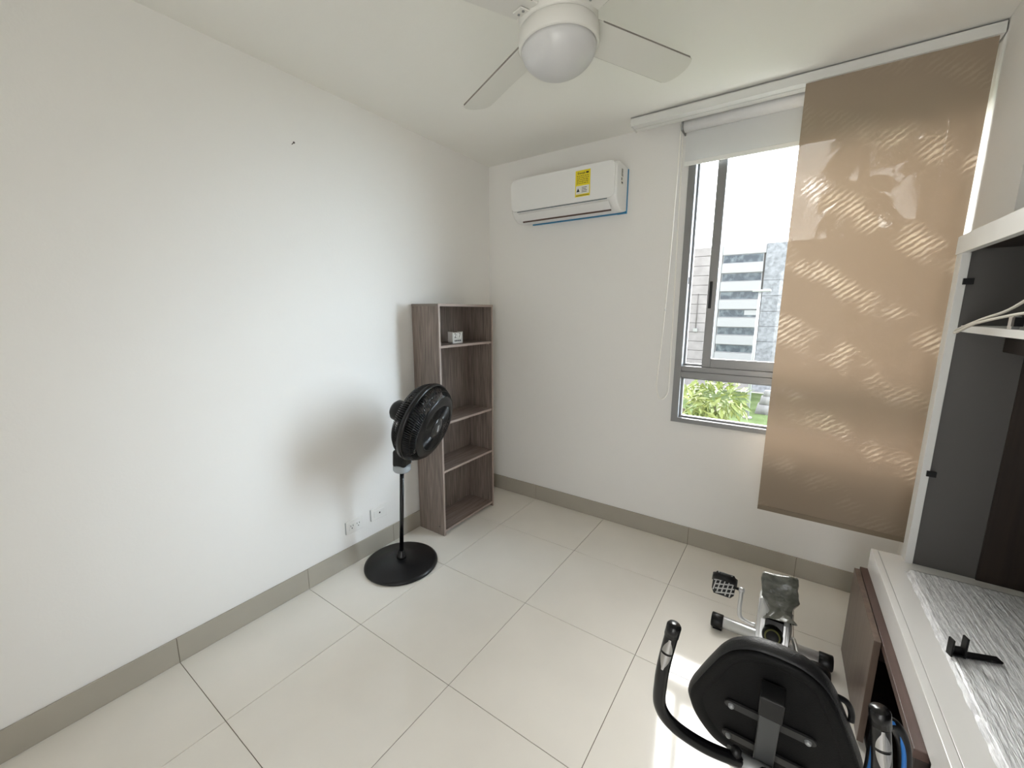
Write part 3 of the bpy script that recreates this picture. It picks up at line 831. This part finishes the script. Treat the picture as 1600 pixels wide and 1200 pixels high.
hg = thing('clothes_hanger', 'pale wire clothes hanger hanging tilted at the closet shelf edge', 'hanger', (2.59, -1.2, 1.5))
hp = [(2.592, -0.86, 1.520), (2.585, -0.755, 1.492), (2.583, -0.728, 1.486), (2.584, -0.722, 1.491), (2.588, -0.745, 1.501), (2.598, -0.90, 1.535), (2.606, -1.05, 1.562), (2.612, -1.20, 1.610),
      (2.612, -1.235, 1.618), (2.612, -1.28, 1.612), (2.612, -1.50, 1.600), (2.612, -1.66, 1.590), (2.610, -1.69, 1.582), (2.608, -1.66, 1.574), (2.606, -1.45, 1.566), (2.602, -1.20, 1.556), (2.598, -1.02, 1.540)]
P_ = arc_pts(hp + [hp[0]], 5)[:-1]
MB().tube(P_, 0.0042, 8, closed=True).build('wire_loop', mat('hanger_white', (0.62, 0.58, 0.52), 0.4), hg)
hk = [(2.612, -1.235, 1.618), (2.612, -1.235, 1.68)] + [(2.612, -1.235 - 0.022 + 0.022 * math.cos(R(a)), 1.715 + 0.022 * math.sin(R(a))) for a in range(0, 200, 25)]
MB().tube(arc_pts(hk, 3), 0.003, 8).build('hook', M_CHROME, hg)
MB().tube([(2.612, -1.257, 1.770), (2.612, -1.257, 1.742)] + [(2.612, -1.257 + 0.0, 1.737), (2.606, -1.257, 1.733), (2.603, -1.257, 1.740)], 0.002, 6).build('cup_hook', M_CHROME, cl)

# ================================================================== EXERCISE BIKE
XC = 2.167
eb = thing('exercise_bike', 'black and silver recumbent exercise bike with a plastic bag over its console', 'exercise bike', (XC, -1.3, 0))
def capsule_x(x0, x1, y, z, r, m_, name, seg=20):
    return MB().lathe([(r * 0.9, 0), (r, 0.003), (r, x1 - x0 - 0.003), (r * 0.9, x1 - x0)], seg, Matrix.Translation((x0, y, z)) @ Matrix.Rotation(R(90), 4, 'Y')).build(name, m_, eb)
for yy, half in ((-0.702, 0.242), (-1.98, 0.20)):
    capsule_x(XC - half + 0.03, XC + half - 0.03, yy, 0.040, 0.0275, M_SILVER, 'stabilizer')
    capsule_x(XC - half, XC - half + 0.052, yy, 0.038, 0.034, M_BLACK, 'end_cap', 12)
    capsule_x(XC + half - 0.052, XC + half, yy, 0.038, 0.034, M_BLACK, 'end_cap', 12)
    for s in (-1, 1):
        bx('foot_pad', M_BLACK, eb, XC + s * (half - 0.03) - 0.02, XC + s * (half - 0.03) + 0.02, yy - 0.018, yy + 0.018, 0.0, 0.010)
MB().tube([(XC, -0.70, 0.055), (XC, -0.80, 0.10), (XC, -1.20, 0.15), (XC, -1.60, 0.16), (XC, -1.98, 0.05)], 0.028, 14).build('main_beam', M_SILVER, eb)
# drive housing (silver shell, black rider side)
hx0, hx1 = XC - 0.052, XC + 0.060
out = [(-0.730, 0.050), (-0.735, 0.20), (-0.790, 0.315), (-0.850, 0.375), (-0.930, 0.385), (-0.985, 0.33), (-1.02, 0.22), (-1.04, 0.10), (-1.0, 0.06)]
MB().prism(out, hx0, hx1, 'x', bev=0.014, seg=3).build('drive_housing', mat('housing_silver', (0.66, 0.67, 0.68), 0.26, metal=0.35), eb, smooth=False)
hs = MB().prism([(-0.905, 0.389), (-0.985, 0.336), (-1.024, 0.225), (-1.015, 0.205), (-0.965, 0.32), (-0.90, 0.372)], XC - 0.024, XC + 0.040, 'x', bev=0.003).build('rider_side_cover', M_BLACKG, eb)
kn = Matrix.Translation((XC + 0.006, -1.005, 0.285)) @ Vector((0, -0.92, 0.40)).to_track_quat('Z', 'Y').to_matrix().to_4x4()
k_ = MB().lathe([(0.0, 0.030), (0.020, 0.029), (0.030, 0.022), (0.036, 0.010), (0.036, 0.0), (0.0, -0.01)], 28, kn).build('tension_knob', M_BLACK, eb)
MB().lathe([(0.022, 0.0285), (0.025, 0.0295), (0.028, 0.0265)], 28, kn, cap=False).build('knob_ring', mat('knob_olive', (0.10, 0.10, 0.02), 0.4), k_)
m = MB().box(hx0 - 0.0008, hx0 + 0.0002, -0.93, -0.85, 0.27, 0.34)
m.build('side_decal', M_BLACK, eb)
# console under a plastic bag
cmx = Matrix.Translation((XC + 0.014, -0.925, 0.438)) @ Matrix.Rotation(R(-38), 4, 'X') @ Matrix.Rotation(R(-6), 4, 'Y')
MB().box(-0.054, 0.054, -0.012, 0.012, -0.048, 0.050, 0.008, mx=cmx).build('console', M_BLACK, eb)
m = MB()
rings = []
NR, NS = 26, 64
for i in range(NR + 1):
    t = i / NR
    z = 0.062 - 0.175 * t
    hw = 0.064 if t < 0.55 else 0.064 - 0.030 * math.sin(min(1, (t - 0.55) / 0.30) * PI / 2)
    hd = 0.021 if t < 0.55 else 0.021 + 0.008 * min(1, (t - 0.55) / 0.3)
    if t > 0.86: hw += 0.022 * (t - 0.86) / 0.14; hd += 0.012 * (t - 0.86) / 0.14
    if i == 0: hw *= 0.94; hd *= 0.35
    ring = []
    for k in range(NS):
        a = 2 * PI * k / NS
        c, s = math.cos(a), math.sin(a)
        x = hw * math.copysign(abs(c) ** 0.45, c); y = hd * math.copysign(abs(s) ** 0.6, s)
        w = 0.0055 + 0.010 * max(0, t - 0.45)
        w2 = noise.noise(Vector((x * 22 + z * 16, y * 25, z * 20))) + 0.8 * noise.noise(Vector((x * 55 - z * 35, y * 60, z * 24 + 3)))
        x += w * w2 * 0.8; y += w * w2 * 1.3
        zz = z + 0.005 * noise.noise(Vector((x * 30, y * 20, 7))) * (1 if i else 0.4)
        ring.append(m.bm.verts.new(cmx @ Vector((x, y, zz))))
    rings.append(ring)
for a, b in zip(rings, rings[1:]):
    for k in range(NS):
        f = m.bm.faces.new((a[k], a[(k + 1) % NS], b[(k + 1) % NS], b[k])); f.smooth = True
m.bm.faces.new(rings[0])
m.build('plastic_bag', M_BAG, eb, label='crumpled translucent plastic bag over the console')
m = MB()
fl = [m.bm.verts.new(v) for v in []]
g = []
for i in range(9):
    row = []
    for k in range(15):
        u, v = i / 8, k / 14
        x = hx1 + 0.004 + 0.006 * noise.noise(Vector((u * 5, v * 3, 2))) + 0.008 * u * noise.noise(Vector((u * 9, v * 2, 5)))
        y = -0.90 - 0.085 * u - 0.02 * v; z = 0.375 - 0.235 * v
        row.append(m.bm.verts.new((x, y, z)))
    g.append(row)
for i in range(8):
    for k in range(14):
        f = m.bm.faces.new((g[i][k], g[i + 1][k], g[i + 1][k + 1], g[i][k + 1])); f.smooth = True
m.build('loose_film', mat('loose_film', (0.5, 0.5, 0.48), 0.15, coat=0.6), eb)
# cranks and pedals
AXZ, AXY = 0.225, -0.895
for s, up in ((-1, 1), (1, -1)):
    x0 = XC + s * 0.055
    xk = XC + s * (0.120 if up > 0 else 0.092)
    e = Vector((xk, AXY + 0.01, AXZ + 0.135)) if up > 0 else Vector((xk, AXY - 0.145, AXZ - 0.035))
    dv = (e - Vector((xk, AXY, AXZ)))
    m = MB().tube(arc_pts([(x0, AXY, AXZ), (XC + s * 0.078, AXY, AXZ), (xk - s * 0.008, AXY + dv.y * 0.08, AXZ + dv.z * 0.08)] + [Vector((xk, AXY, AXZ)) + dv * q for q in (0.33, 0.66, 1.0)], 5), 0.0085, 10)
    cr = m.build('crank_arm', M_SILVER, eb)
    MB().lathe([(0.0, -0.012), (0.011, -0.010), (0.011, 0.010), (0, 0.012)], 14, Matrix.Translation(e) @ Matrix.Rotation(R(90), 4, 'Y')).build('crank_boss', M_SILVER, cr)
    pm = Matrix.Translation(e + Vector((s * (0.068 if up > 0 else 0.058), 0, 0))) @ Matrix.Rotation(R(62 if up > 0 else 20), 4, 'X')
    MB().tube([e, e + Vector((s * 0.10, 0, 0))], 0.006, 8).build('pedal_spindle', M_BLACK, eb)
    # pedal platform: rounded black body with pale tread grid
    ol = [(-0.046, -0.030), (-0.036, -0.048), (0.030, -0.048), (0.042, -0.034), (0.046, 0.030), (0.034, 0.047), (-0.034, 0.047), (-0.046, 0.030)]
    pdl = MB().prism(ol, -0.011, 0.011, 'z', mx=pm, bev=0.003).build('pedal', M_BLACK, eb)
    m = MB()
    for q in range(-2, 3):
        m.box(-0.038, 0.038, q * 0.017 - 0.0025, q * 0.017 + 0.0025, 0.0112, 0.0145, mx=pm @ Matrix.Rotation(R(14), 4, 'Z'))
    for q in range(-2, 3):
        m.box(q * 0.0165 - 0.0024, q * 0.0165 + 0.0024, -0.040, 0.040, 0.0112, 0.0143, mx=pm @ Matrix.Rotation(R(-10), 4, 'Z'))
    m.build('pedal_tread', mat('tread_grey', (0.58, 0.58, 0.57), 0.5), pdl, kind='stuff')
    m = MB()
    sec = []
    for t in range(0, 181, 12):
        c_, s_ = math.cos(R(t)), math.sin(R(t))
        for yy in (0.004, 0.034):
            sec.append(m.bm.verts.new(pm @ Vector((0.050 * c_, yy + 0.012 * s_, 0.008 + 0.042 * s_))))
    for q in range(0, len(sec) - 2, 2):
        f = m.bm.faces.new((sec[q], sec[q + 1], sec[q + 3], sec[q + 2])); f.smooth = True
    st_ = m.build('pedal_strap', M_BLACK, pdl)
    sd = st_.modifiers.new('thickness', 'SOLIDIFY'); sd.thickness = 0.003
# seat, post, backrest
MB().prism([(-0.15, -0.10), (-0.165, -0.02), (-0.14, 0.10), (-0.07, 0.14), (0.07, 0.14), (0.14, 0.10), (0.165, -0.02), (0.15, -0.10), (0.09, -0.14), (-0.09, -0.14)], 0.385, 0.435, 'z', mx=Matrix.Translation((XC, -1.50, 0)), bev=0.015, seg=3).build('seat', M_VINYL, eb)
MB().tube([(XC, -1.52, 0.16), (XC, -1.52, 0.385)], 0.024, 14).build('seat_post', M_SILVER, eb)
tl = R(15)
PD = Matrix.Translation((XC, -1.72, 0.60)) @ Matrix.Rotation(tl, 4, 'X')   # local z up the pad, -y towards the rear
half = [(0.0, 0.194), (0.045, 0.188), (0.085, 0.164), (0.112, 0.126), (0.135, 0.072), (0.165, -0.008), (0.187, -0.075), (0.186, -0.115), (0.170, -0.165), (0.138, -0.215), (0.098, -0.245), (0.0, -0.252)]
outl = half + [(-a, b) for a, b in reversed(half[1:-1])]
def smooth_outline(o, n=4):
    pts = arc_pts([(a, b, 0) for a, b in o] + [(o[0][0], o[0][1], 0)], n)[:-1]
    return [(q.x, q.y) for q in pts]
so = smooth_outline(outl)
def pad(scale_list):
    m = MB()
    rings = []
    for sc_, yy in scale_list:
        rings.append([m.bm.verts.new(PD @ Vector((a * sc_, yy, b * (1 - (1 - sc_) * 0.8)))) for a, b in so])
    n = len(so)
    for a, b in zip(rings, rings[1:]):
        for k in range(n):
            f = m.bm.faces.new((a[k], a[(k + 1) % n], b[(k + 1) % n], b[k])); f.smooth = True
    m.bm.faces.new(rings[0]); m.bm.faces.new(list(reversed(rings[-1])))
    return m
pad([(0.80, 0.048), (0.93, 0.045), (0.985, 0.036), (1.0, 0.022), (0.995, 0.010), (0.97, 0.002)]).build('backrest', M_PADRIM, eb)
pad([(0.965, 0.003), (0.955, -0.004), (0.92, -0.007), (0.80, -0.008), (0.78, -0.0045)]).build('backrest_shell', M_VINYL, eb)
# upright and straps
bpst = MB().box(-0.021, 0.021, -0.052, -0.012, -0.36, 0.045, 0.003, mx=PD).build('backrest_post', mat('post_grey', (0.060, 0.062, 0.062), 0.42, metal=0.2), eb)
MB().box(-0.024, 0.024, -0.055, -0.010, 0.045, 0.115, 0.003, mx=PD).build('post_sleeve', M_BLACK, eb)
for z in (-0.032, -0.160):
    m = MB().prism([(-0.083 - 0.013 * math.sin(R(t)), z + 0.013 * math.cos(R(t))) for t in range(0, 181, 20)] + [(0.083 + 0.013 * math.sin(R(t)), z - 0.013 * math.cos(R(t))) for t in range(0, 181, 20)], -0.0135, -0.0075, 'y', mx=PD, bev=0.0008, seg=1)
    sp = m.build('strap', mat('strap_grey', (0.035, 0.035, 0.035), 0.45, metal=0.3), eb)
    for s in (-1, 1):
        MB().lathe([(0.0, 0.008), (0.004, 0.0075), (0.0065, 0.005), (0.0075, 0.0), (0.0075, -0.003)], 14, PD @ Matrix.Translation((s * 0.080, -0.0135, z)) @ Matrix.Rotation(R(90), 4, 'X')).build('bolt', M_STEEL, sp)
# lower link from post to beam
MB().tube([PD @ Vector((0, -0.032, -0.34)), (XC, -1.66, 0.20), (XC, -1.66, 0.16)], 0.022, 14).build('post_link', M_SILVER, eb)
# handlebar
ctr = Vector((XC - 0.024, -1.745, 0.445))
MB().tube([ctr + Vector((-0.055, -0.005, 0.0)), ctr + Vector((0.055, -0.005, 0.0))], 0.020, 14).build('handlebar_clamp', M_STEEL, eb)
for s in (-1, 1):
    pts = arc_pts([ctr + Vector((s * 0.02, -0.008, 0.003)), ctr + Vector((s * 0.10, -0.045, 0.030)), ctr + Vector((s * 0.172, -0.075, 0.075)), ctr + Vector((s * 0.204, -0.092, 0.130)), ctr + Vector((s * 0.206, -0.098, 0.20)), ctr + Vector((s * 0.200, -0.100, 0.27)), ctr + Vector((s * 0.188, -0.097, 0.355))], 8)
    hb = MB().tube(pts, 0.0155, 16).build('handlebar', M_BLACKG, eb)
    tip, dr = pts[-1], (pts[-1] - pts[-6]).normalized()
    gm = Matrix.Translation(tip) @ dr.to_track_quat('Z', 'Y').to_matrix().to_4x4()
    MB().lathe([(0.0168, -0.012), (0.0168, 0.016), (0.014, 0.020), (0, 0.020)], 18, gm).build('grip_cap', M_BLACKG, hb)
    # chrome pulse plates on the rear side of the grip
    for q0_, q1_ in ((-0.052, -0.014), (-0.100, -0.058)):
        m = MB(); rr = []
        for zz in [q0_ + (q1_ - q0_) * j / 6 for j in range(7)]:
            fr = (zz - q0_) / (q1_ - q0_)
            wv = 46 * math.sin(max(0.12, fr) * PI * 0.5) if q0_ < -0.06 else 46 * math.sin(max(0.12, 1 - fr) * PI * 0.5)
            base = math.atan2((gm.inverted().to_3x3() @ Vector((0.1, -1, 0.25))).y, (gm.inverted().to_3x3() @ Vector((0.1, -1, 0.25))).x)
            rr.append([m.bm.verts.new(gm @ Vector((0.0165 * math.cos(base + R(wv) * (j / 4 - 1)), 0.0165 * math.sin(base + R(wv) * (j / 4 - 1)), zz))) for j in range(9)])
        for a, b in zip(rr, rr[1:]):
            for j in range(8):
                f = m.bm.faces.new((a[j], a[j + 1], b[j + 1], b[j])); f.smooth = True
        m.build('pulse_plate', mat('pulse_chrome', (0.45, 0.45, 0.45), 0.16, metal=1.0), hb)
m = MB().lathe([(0.006, 0), (0.012, 0.004), (0.012, 0.020), (0.007, 0.026), (0.0, 0.027)], 14, Matrix.Translation(ctr + Vector((-0.034, -0.012, 0.014))))
m.build('clamp_knob', M_BLACK, eb)
# seat adjusting lever at the right of the backrest
lv = [PD @ Vector((0.112, 0.03, 0.105)), PD @ Vector((0.136, 0.035, 0.092)), PD @ Vector((0.148, 0.034, 0.066)), PD @ Vector((0.150, 0.028, 0.045))]
MB().tube(arc_pts(lv, 5), 0.0065, 10).build('adjusting_lever', M_BLACK, eb)

# black strap with a blue edge looped on the right grip
sp_ = [(2.347, -1.774, 0.63), (2.351, -1.757, 0.70), (2.373, -1.742, 0.718), (2.397, -1.731, 0.672), (2.405, -1.738, 0.60), (2.388, -1.785, 0.55), (2.350, -1.832, 0.552), (2.340, -1.805, 0.585)]
lp_ = arc_pts(sp_ + [sp_[0]], 6)[:-1]
gs = MB().tube(lp_, 0.012, 8, closed=True).build('grip_strap', M_BLACK, eb)
MB().tube([q + Vector((-0.004, -0.009, 0.009)) for q in lp_], 0.0045, 6, closed=True).build('blue_edge', mat('strap_blue', (0.02, 0.16, 0.50), 0.4), gs)

# ================================================================== OUTSIDE
GZ = -6.0
lawn = MB()
NX_, NY_ = 40, 40
M_GRASS = mat('lawn_grass', (0.08, 0.115, 0.042), 0.95, spec=0.1, noise_scale=0.8, col2=(0.12, 0.16, 0.07), detail=8)
M_EARTH = mat('ground_paving', (0.60, 0.60, 0.54), 0.95)
bx('ground', M_EARTH, None, -60, 60, 0.5, 90, GZ - 0.4, GZ - 0.02, kind='structure')
lawn.box(-25, 25, 6, 41.5, GZ - 0.05, GZ)
lo = lawn.build('lawn', M_GRASS, None); lo['kind'] = 'stuff'; tag(lo, 'green mown lawn between the window and the pale building', 'lawn')

FYD = 42.3
bd = thing('office_building', 'pale concrete building with six strip windows seen through the window', 'building', (0, FYD, GZ))
M_FAC = mat('pale_render', (0.28, 0.265, 0.27), 0.9, noise_scale=1.2, noise_amt=0.10, detail=8)
M_FAC2 = mat('grey_render', (0.25, 0.262, 0.29), 0.9, noise_scale=3.5, noise_amt=0.25, detail=10)
M_BAND = mat('white_band', (0.36, 0.365, 0.385), 0.8)
M_JOINT = mat('facade_joint', (0.15, 0.14, 0.14), 0.9)
M_STRIP = mat('strip_glass', (0.03, 0.045, 0.065), 0.25, noise_scale=2.2, col2=(0.15, 0.19, 0.215), ramp=(0.45, 0.75), detail=9)  # mottled noise paints tree reflections into the glass colour
ZT = 7.70
bx('core', M_JOINT, bd, -18, 16, FYD + 0.1, FYD + 12, GZ, ZT - 0.1)
zz = GZ
k = 0
while zz < ZT - 0.05:
    z1 = min(zz + 0.92, ZT)
    bx('facade_panel', M_FAC, bd, -18, -4.75, FYD - 0.15, FYD + 0.12, zz + 0.02, z1 - 0.02)
    zz += 0.92
for k, (za_, zb_) in enumerate(zip([GZ, -3.4, -1.2, 0.2, 1.6, 3.0, 4.4], [-3.4, -1.2, 0.2, 1.6, 3.0, 4.4, ZT])):
    bx('facade_panel', M_FAC2, bd, -0.70, 16, FYD - 0.1, FYD + 0.12, za_ + 0.02, zb_ - 0.015)
bx('facade_panel', M_BAND, bd, -4.72, -4.28, FYD - 0.12, FYD + 0.12, GZ, ZT)
bx('parapet', M_BAND, bd, -4.26, -0.72, FYD - 0.12, FYD + 0.12, 6.86, ZT)
SP = 1.686
for k in range(6):
    zt = 6.80 - SP * k
    w = bx('window', M_BAND, bd, -4.22, -0.86, FYD - 0.02, FYD + 0.11, zt - 0.74, zt + 0.04)
    bx('pane', M_STRIP, w, -4.16, -0.92, FYD - 0.05, FYD - 0.021, zt - 0.68, zt)
    bx('band_panel', M_BAND, bd, -4.24, -0.84, FYD - 0.22, FYD + 0.11, zt - SP + 0.06, zt - 0.76)
bx('base_panel', M_FAC, bd, -4.26, -0.72, FYD - 0.12, FYD + 0.12, GZ, 6.80 - SP * 6 + 0.04)
bx('service_ledge', M_BAND, bd, -2.0, -0.92, FYD - 0.09, FYD - 0.052, 6.80 - SP * 3 - 0.50, 6.80 - SP * 3 - 0.05)
MB().tube([(-6.15, FYD - 0.2, 3.3), (-6.15, FYD - 0.2, -0.1)], 0.04, 6).build('downpipe', M_JOINT, bd)
bx('wall_lamp', M_STEEL, bd, -6.35, -5.95, FYD - 0.4, FYD - 0.16, -0.45, -0.1)

# lamp post on the lawn
LP = Vector((-0.10, 30.5, GZ))
lp = thing('lamp_post', 'tall white lamp post standing on the lawn before the building', 'lamp post', tuple(LP))
MB().tube([LP, LP + Vector((0, 0, 8.9))], [0.13, 0.08], 12).build('post', mat('post_white', (0.35, 0.36, 0.37), 0.5), lp)
MB().box(LP.x - 0.45, LP.x + 0.65, LP.y - 0.18, LP.y + 0.18, GZ + 8.9, GZ + 9.05, 0.03).build('lamp_head', mat('post_white', (0.3, 0.3, 0.3), 0.5), lp)
MB().lathe([(0.32, 0), (0.32, 0.10), (0.14, 0.14)], 16, Matrix.Translation(LP)).build('foot', M_FAC, lp)
# pale stepped marker on the lawn
gm_ = thing('garden_marker', 'small pale stepped concrete object on the lawn near the lamp post', 'garden object', (0.95, 33.0, GZ))
for nm, w, a, b in (('base', 1.0, 0, 0.7), ('middle', 0.7, 0.7, 1.3), ('cap', 0.42, 1.3, 1.75)):
    MB().lathe([(w, a), (w * 0.82, b - 0.05), (w * 0.6, b)], 4, Matrix.Translation((0.95, 33.0, GZ)) @ Matrix.Rotation(R(45), 4, 'Z')).build(nm, mat('concrete_pale', (0.22, 0.22, 0.22), 0.9), gm_)

# trees outside
M_LEAF_Y = mat('leaf_yellow_green', (0.12, 0.165, 0.035), 0.5, noise_scale=2.5, col2=(0.20, 0.23, 0.065))
M_LEAF_G = mat('leaf_green', (0.035, 0.075, 0.010), 0.5, noise_scale=2.5, col2=(0.07, 0.12, 0.02))
M_PALM = mat('palm_leaf', (0.03, 0.055, 0.010), 0.5, noise_scale=2, col2=(0.05, 0.08, 0.015))
M_BARK = mat('bark', (0.09, 0.07, 0.05), 0.9, noise_scale=8, noise_amt=0.3)
def leafy(center, rad, n, size, rng, m_, name, parent, droop=0.35):
    m = MB()
    for _ in range(n):
        while True:
            v = Vector((rng.uniform(-1, 1), rng.uniform(-1, 1), rng.uniform(-1, 1)))
            if 0.35 < v.length < 1: break
        c = Vector(center) + Vector((v.x * rad[0], v.y * rad[1], v.z * rad[2]))
        d = (v.normalized() + Vector((rng.uniform(-.8, .8), rng.uniform(-.8, .8), rng.uniform(-.6, .4) - droop))).normalized()
        s = d.cross(Vector((0, 0, 1)) + Vector((rng.uniform(-.6, .6), rng.uniform(-.6, .6), 0)))
        if s.length < 1e-3: continue
        s.normalize()
        L = size * rng.uniform(0.7, 1.3); w = L * 0.17
        up = s.cross(d) * (L * 0.08)
        a = m.bm.verts.new(c); b1 = m.bm.verts.new(c + d * L * 0.45 + s * w + up); b2 = m.bm.verts.new(c + d * L * 0.45 - s * w + up); e = m.bm.verts.new(c + d * L)
        mid = m.bm.verts.new(c + d * L * 0.5)
        m.bm.faces.new((a, b1, mid)); m.bm.faces.new((a, mid, b2)); m.bm.faces.new((b1, e, mid)); m.bm.faces.new((mid, e, b2))
    o = m.build(name, m_, parent); 
    return o
rng = random.Random(3)
def tree(x, y, ztop, label, blobs, m_, name='leafy_tree', size=0.16, n=420):
    t = thing(name, label, 'tree', (x, y, GZ))
    ms = MB()
    ms.tube(arc_pts([(x, y, GZ), (x + 0.08, y, GZ * 0.6), (x - 0.05, y + 0.05, GZ * 0.25), (x, y, ztop - 0.7)], 5), [0.14 - 0.0065 * k for k in range(16)], 8)
    ms.build('trunk', M_BARK, t)
    mb = MB()
    for (bx_, by_, bz_, rx, ry, rz_) in blobs:
        mb.tube([(x, y, ztop - 1.3), ((x + bx_) / 2, (y + by_) / 2, (ztop - 1.3 + bz_) / 2 - 0.1), (bx_, by_, bz_)], [0.05, 0.035, 0.015], 6)
    mb.build('branches', M_BARK, t, kind='stuff')
    for (bx_, by_, bz_, rx, ry, rz_) in blobs:
        leafy((bx_, by_, bz_), (rx, ry, rz_), n, size, rng, m_, 'foliage', t)
    return t
TREES = True
# yellow-green tree just under the window (left)
tree(1.10, 3.3, 0.55, 'yellow-green leafy tree top just below the left part of the window',
     [(0.95, 3.2, 0.22, 0.38, 0.40, 0.33), (1.35, 3.4, 0.36, 0.34, 0.4, 0.22), (0.80, 3.3, -0.25, 0.5, 0.45, 0.35), (1.30, 3.1, -0.25, 0.42, 0.45, 0.28)], M_LEAF_Y, n=330, size=0.15)
tree(1.95, 3.2, -0.05, 'bright green shrubby tree top below the window beside the taller yellow-green one',
     [(1.62, 3.1, -0.30, 0.33, 0.38, 0.24), (1.95, 3.2, -0.28, 0.34, 0.36, 0.22), (2.35, 3.3, -0.32, 0.34, 0.36, 0.26)], M_LEAF_Y, n=320, size=0.14)
# palms behind the beige blind
def palm(base, crowns, label, seed=1, xlim=1.92):
    rg = random.Random(seed)
    x0, y0 = base
    t = thing('palm_tree', label, 'tree', (x0, y0, GZ))
    for (x, y, zt, nfr, L0) in crowns:
        MB().tube(arc_pts([(x0 + 0.2 * (x - x0), y0 + 0.2 * (y - y0), GZ), (x0 + 0.4 * (x - x0), y0 + 0.4 * (y - y0), GZ * 0.4), (x, y, zt - 0.5), (x, y, zt)], 6), 0.085, 10).build('trunk', M_BARK, t)
        for k in range(nfr):
            a = 2 * PI * k / nfr + rg.uniform(-0.2, 0.2)
            el = rg.uniform(-0.3, 1.2)
            L = L0 * rg.uniform(0.75, 1.15)
            if math.cos(a) < 0:
                L = min(L, (x - xlim) / (-math.cos(a) * math.cos(el) + 0.25))
            pts = []
            for i in range(13):
                s = i / 12
                r = L * s * math.cos(el) * (1 - 0.15 * s); z = L * (math.sin(el) * s - 0.75 * s * s)
                pts.append(Vector((x + r * math.cos(a), y + r * math.sin(a), zt + z)))
            m = MB().tube(pts, [0.02 - 0.0014 * i for i in range(13)], 5)
            for i in range(1, 12):
                for sub in range(2):
                    s = sub / 2
                    c = pts[i].lerp(pts[i + 1], s)
                    tg = (pts[i + 1] - pts[i]).normalized()
                    sd_ = tg.cross(Vector((0, 0, 1))).normalized()
                    ll = 0.42 * math.sin(PI * min(0.97, 0.12 + (i + s) / 13)) * L / 1.5
                    for sg in (-1, 1):
                        d = (sd_ * sg + tg * 0.55 + Vector((0, 0, -0.55))).normalized()
                        w = tg * 0.032
                        q_ = (c - w * 0.6, c + w * 0.6, c + d * ll * 0.6 + w - Vector((0, 0, 0.02)), c + d * ll)
                        m.bm.faces.new([m.bm.verts.new(q) for q in q_])
            m.build('frond', M_PALM, t)
    return t
palm((3.6, 7.6), [(2.75, 7.0, 3.6, 22, 1.3), (2.9, 7.9, 4.8, 24, 1.4), (3.8, 7.4, 4.1, 20, 1.4), (3.9, 8.3, 5.2, 20, 1.5), (3.3, 8.8, 3.0, 20, 1.5), (4.6, 8.0, 4.9, 18, 1.4)],
     'tall multi-stemmed palm tree outside, showing faintly through the beige blind', 4)
palm((3.2, 5.6), [(3.15, 5.5, 0.9, 20, 1.0), (3.6, 5.9, 0.0, 18, 1.1)], 'low palm clump outside, hidden low behind the beige blind', 12)
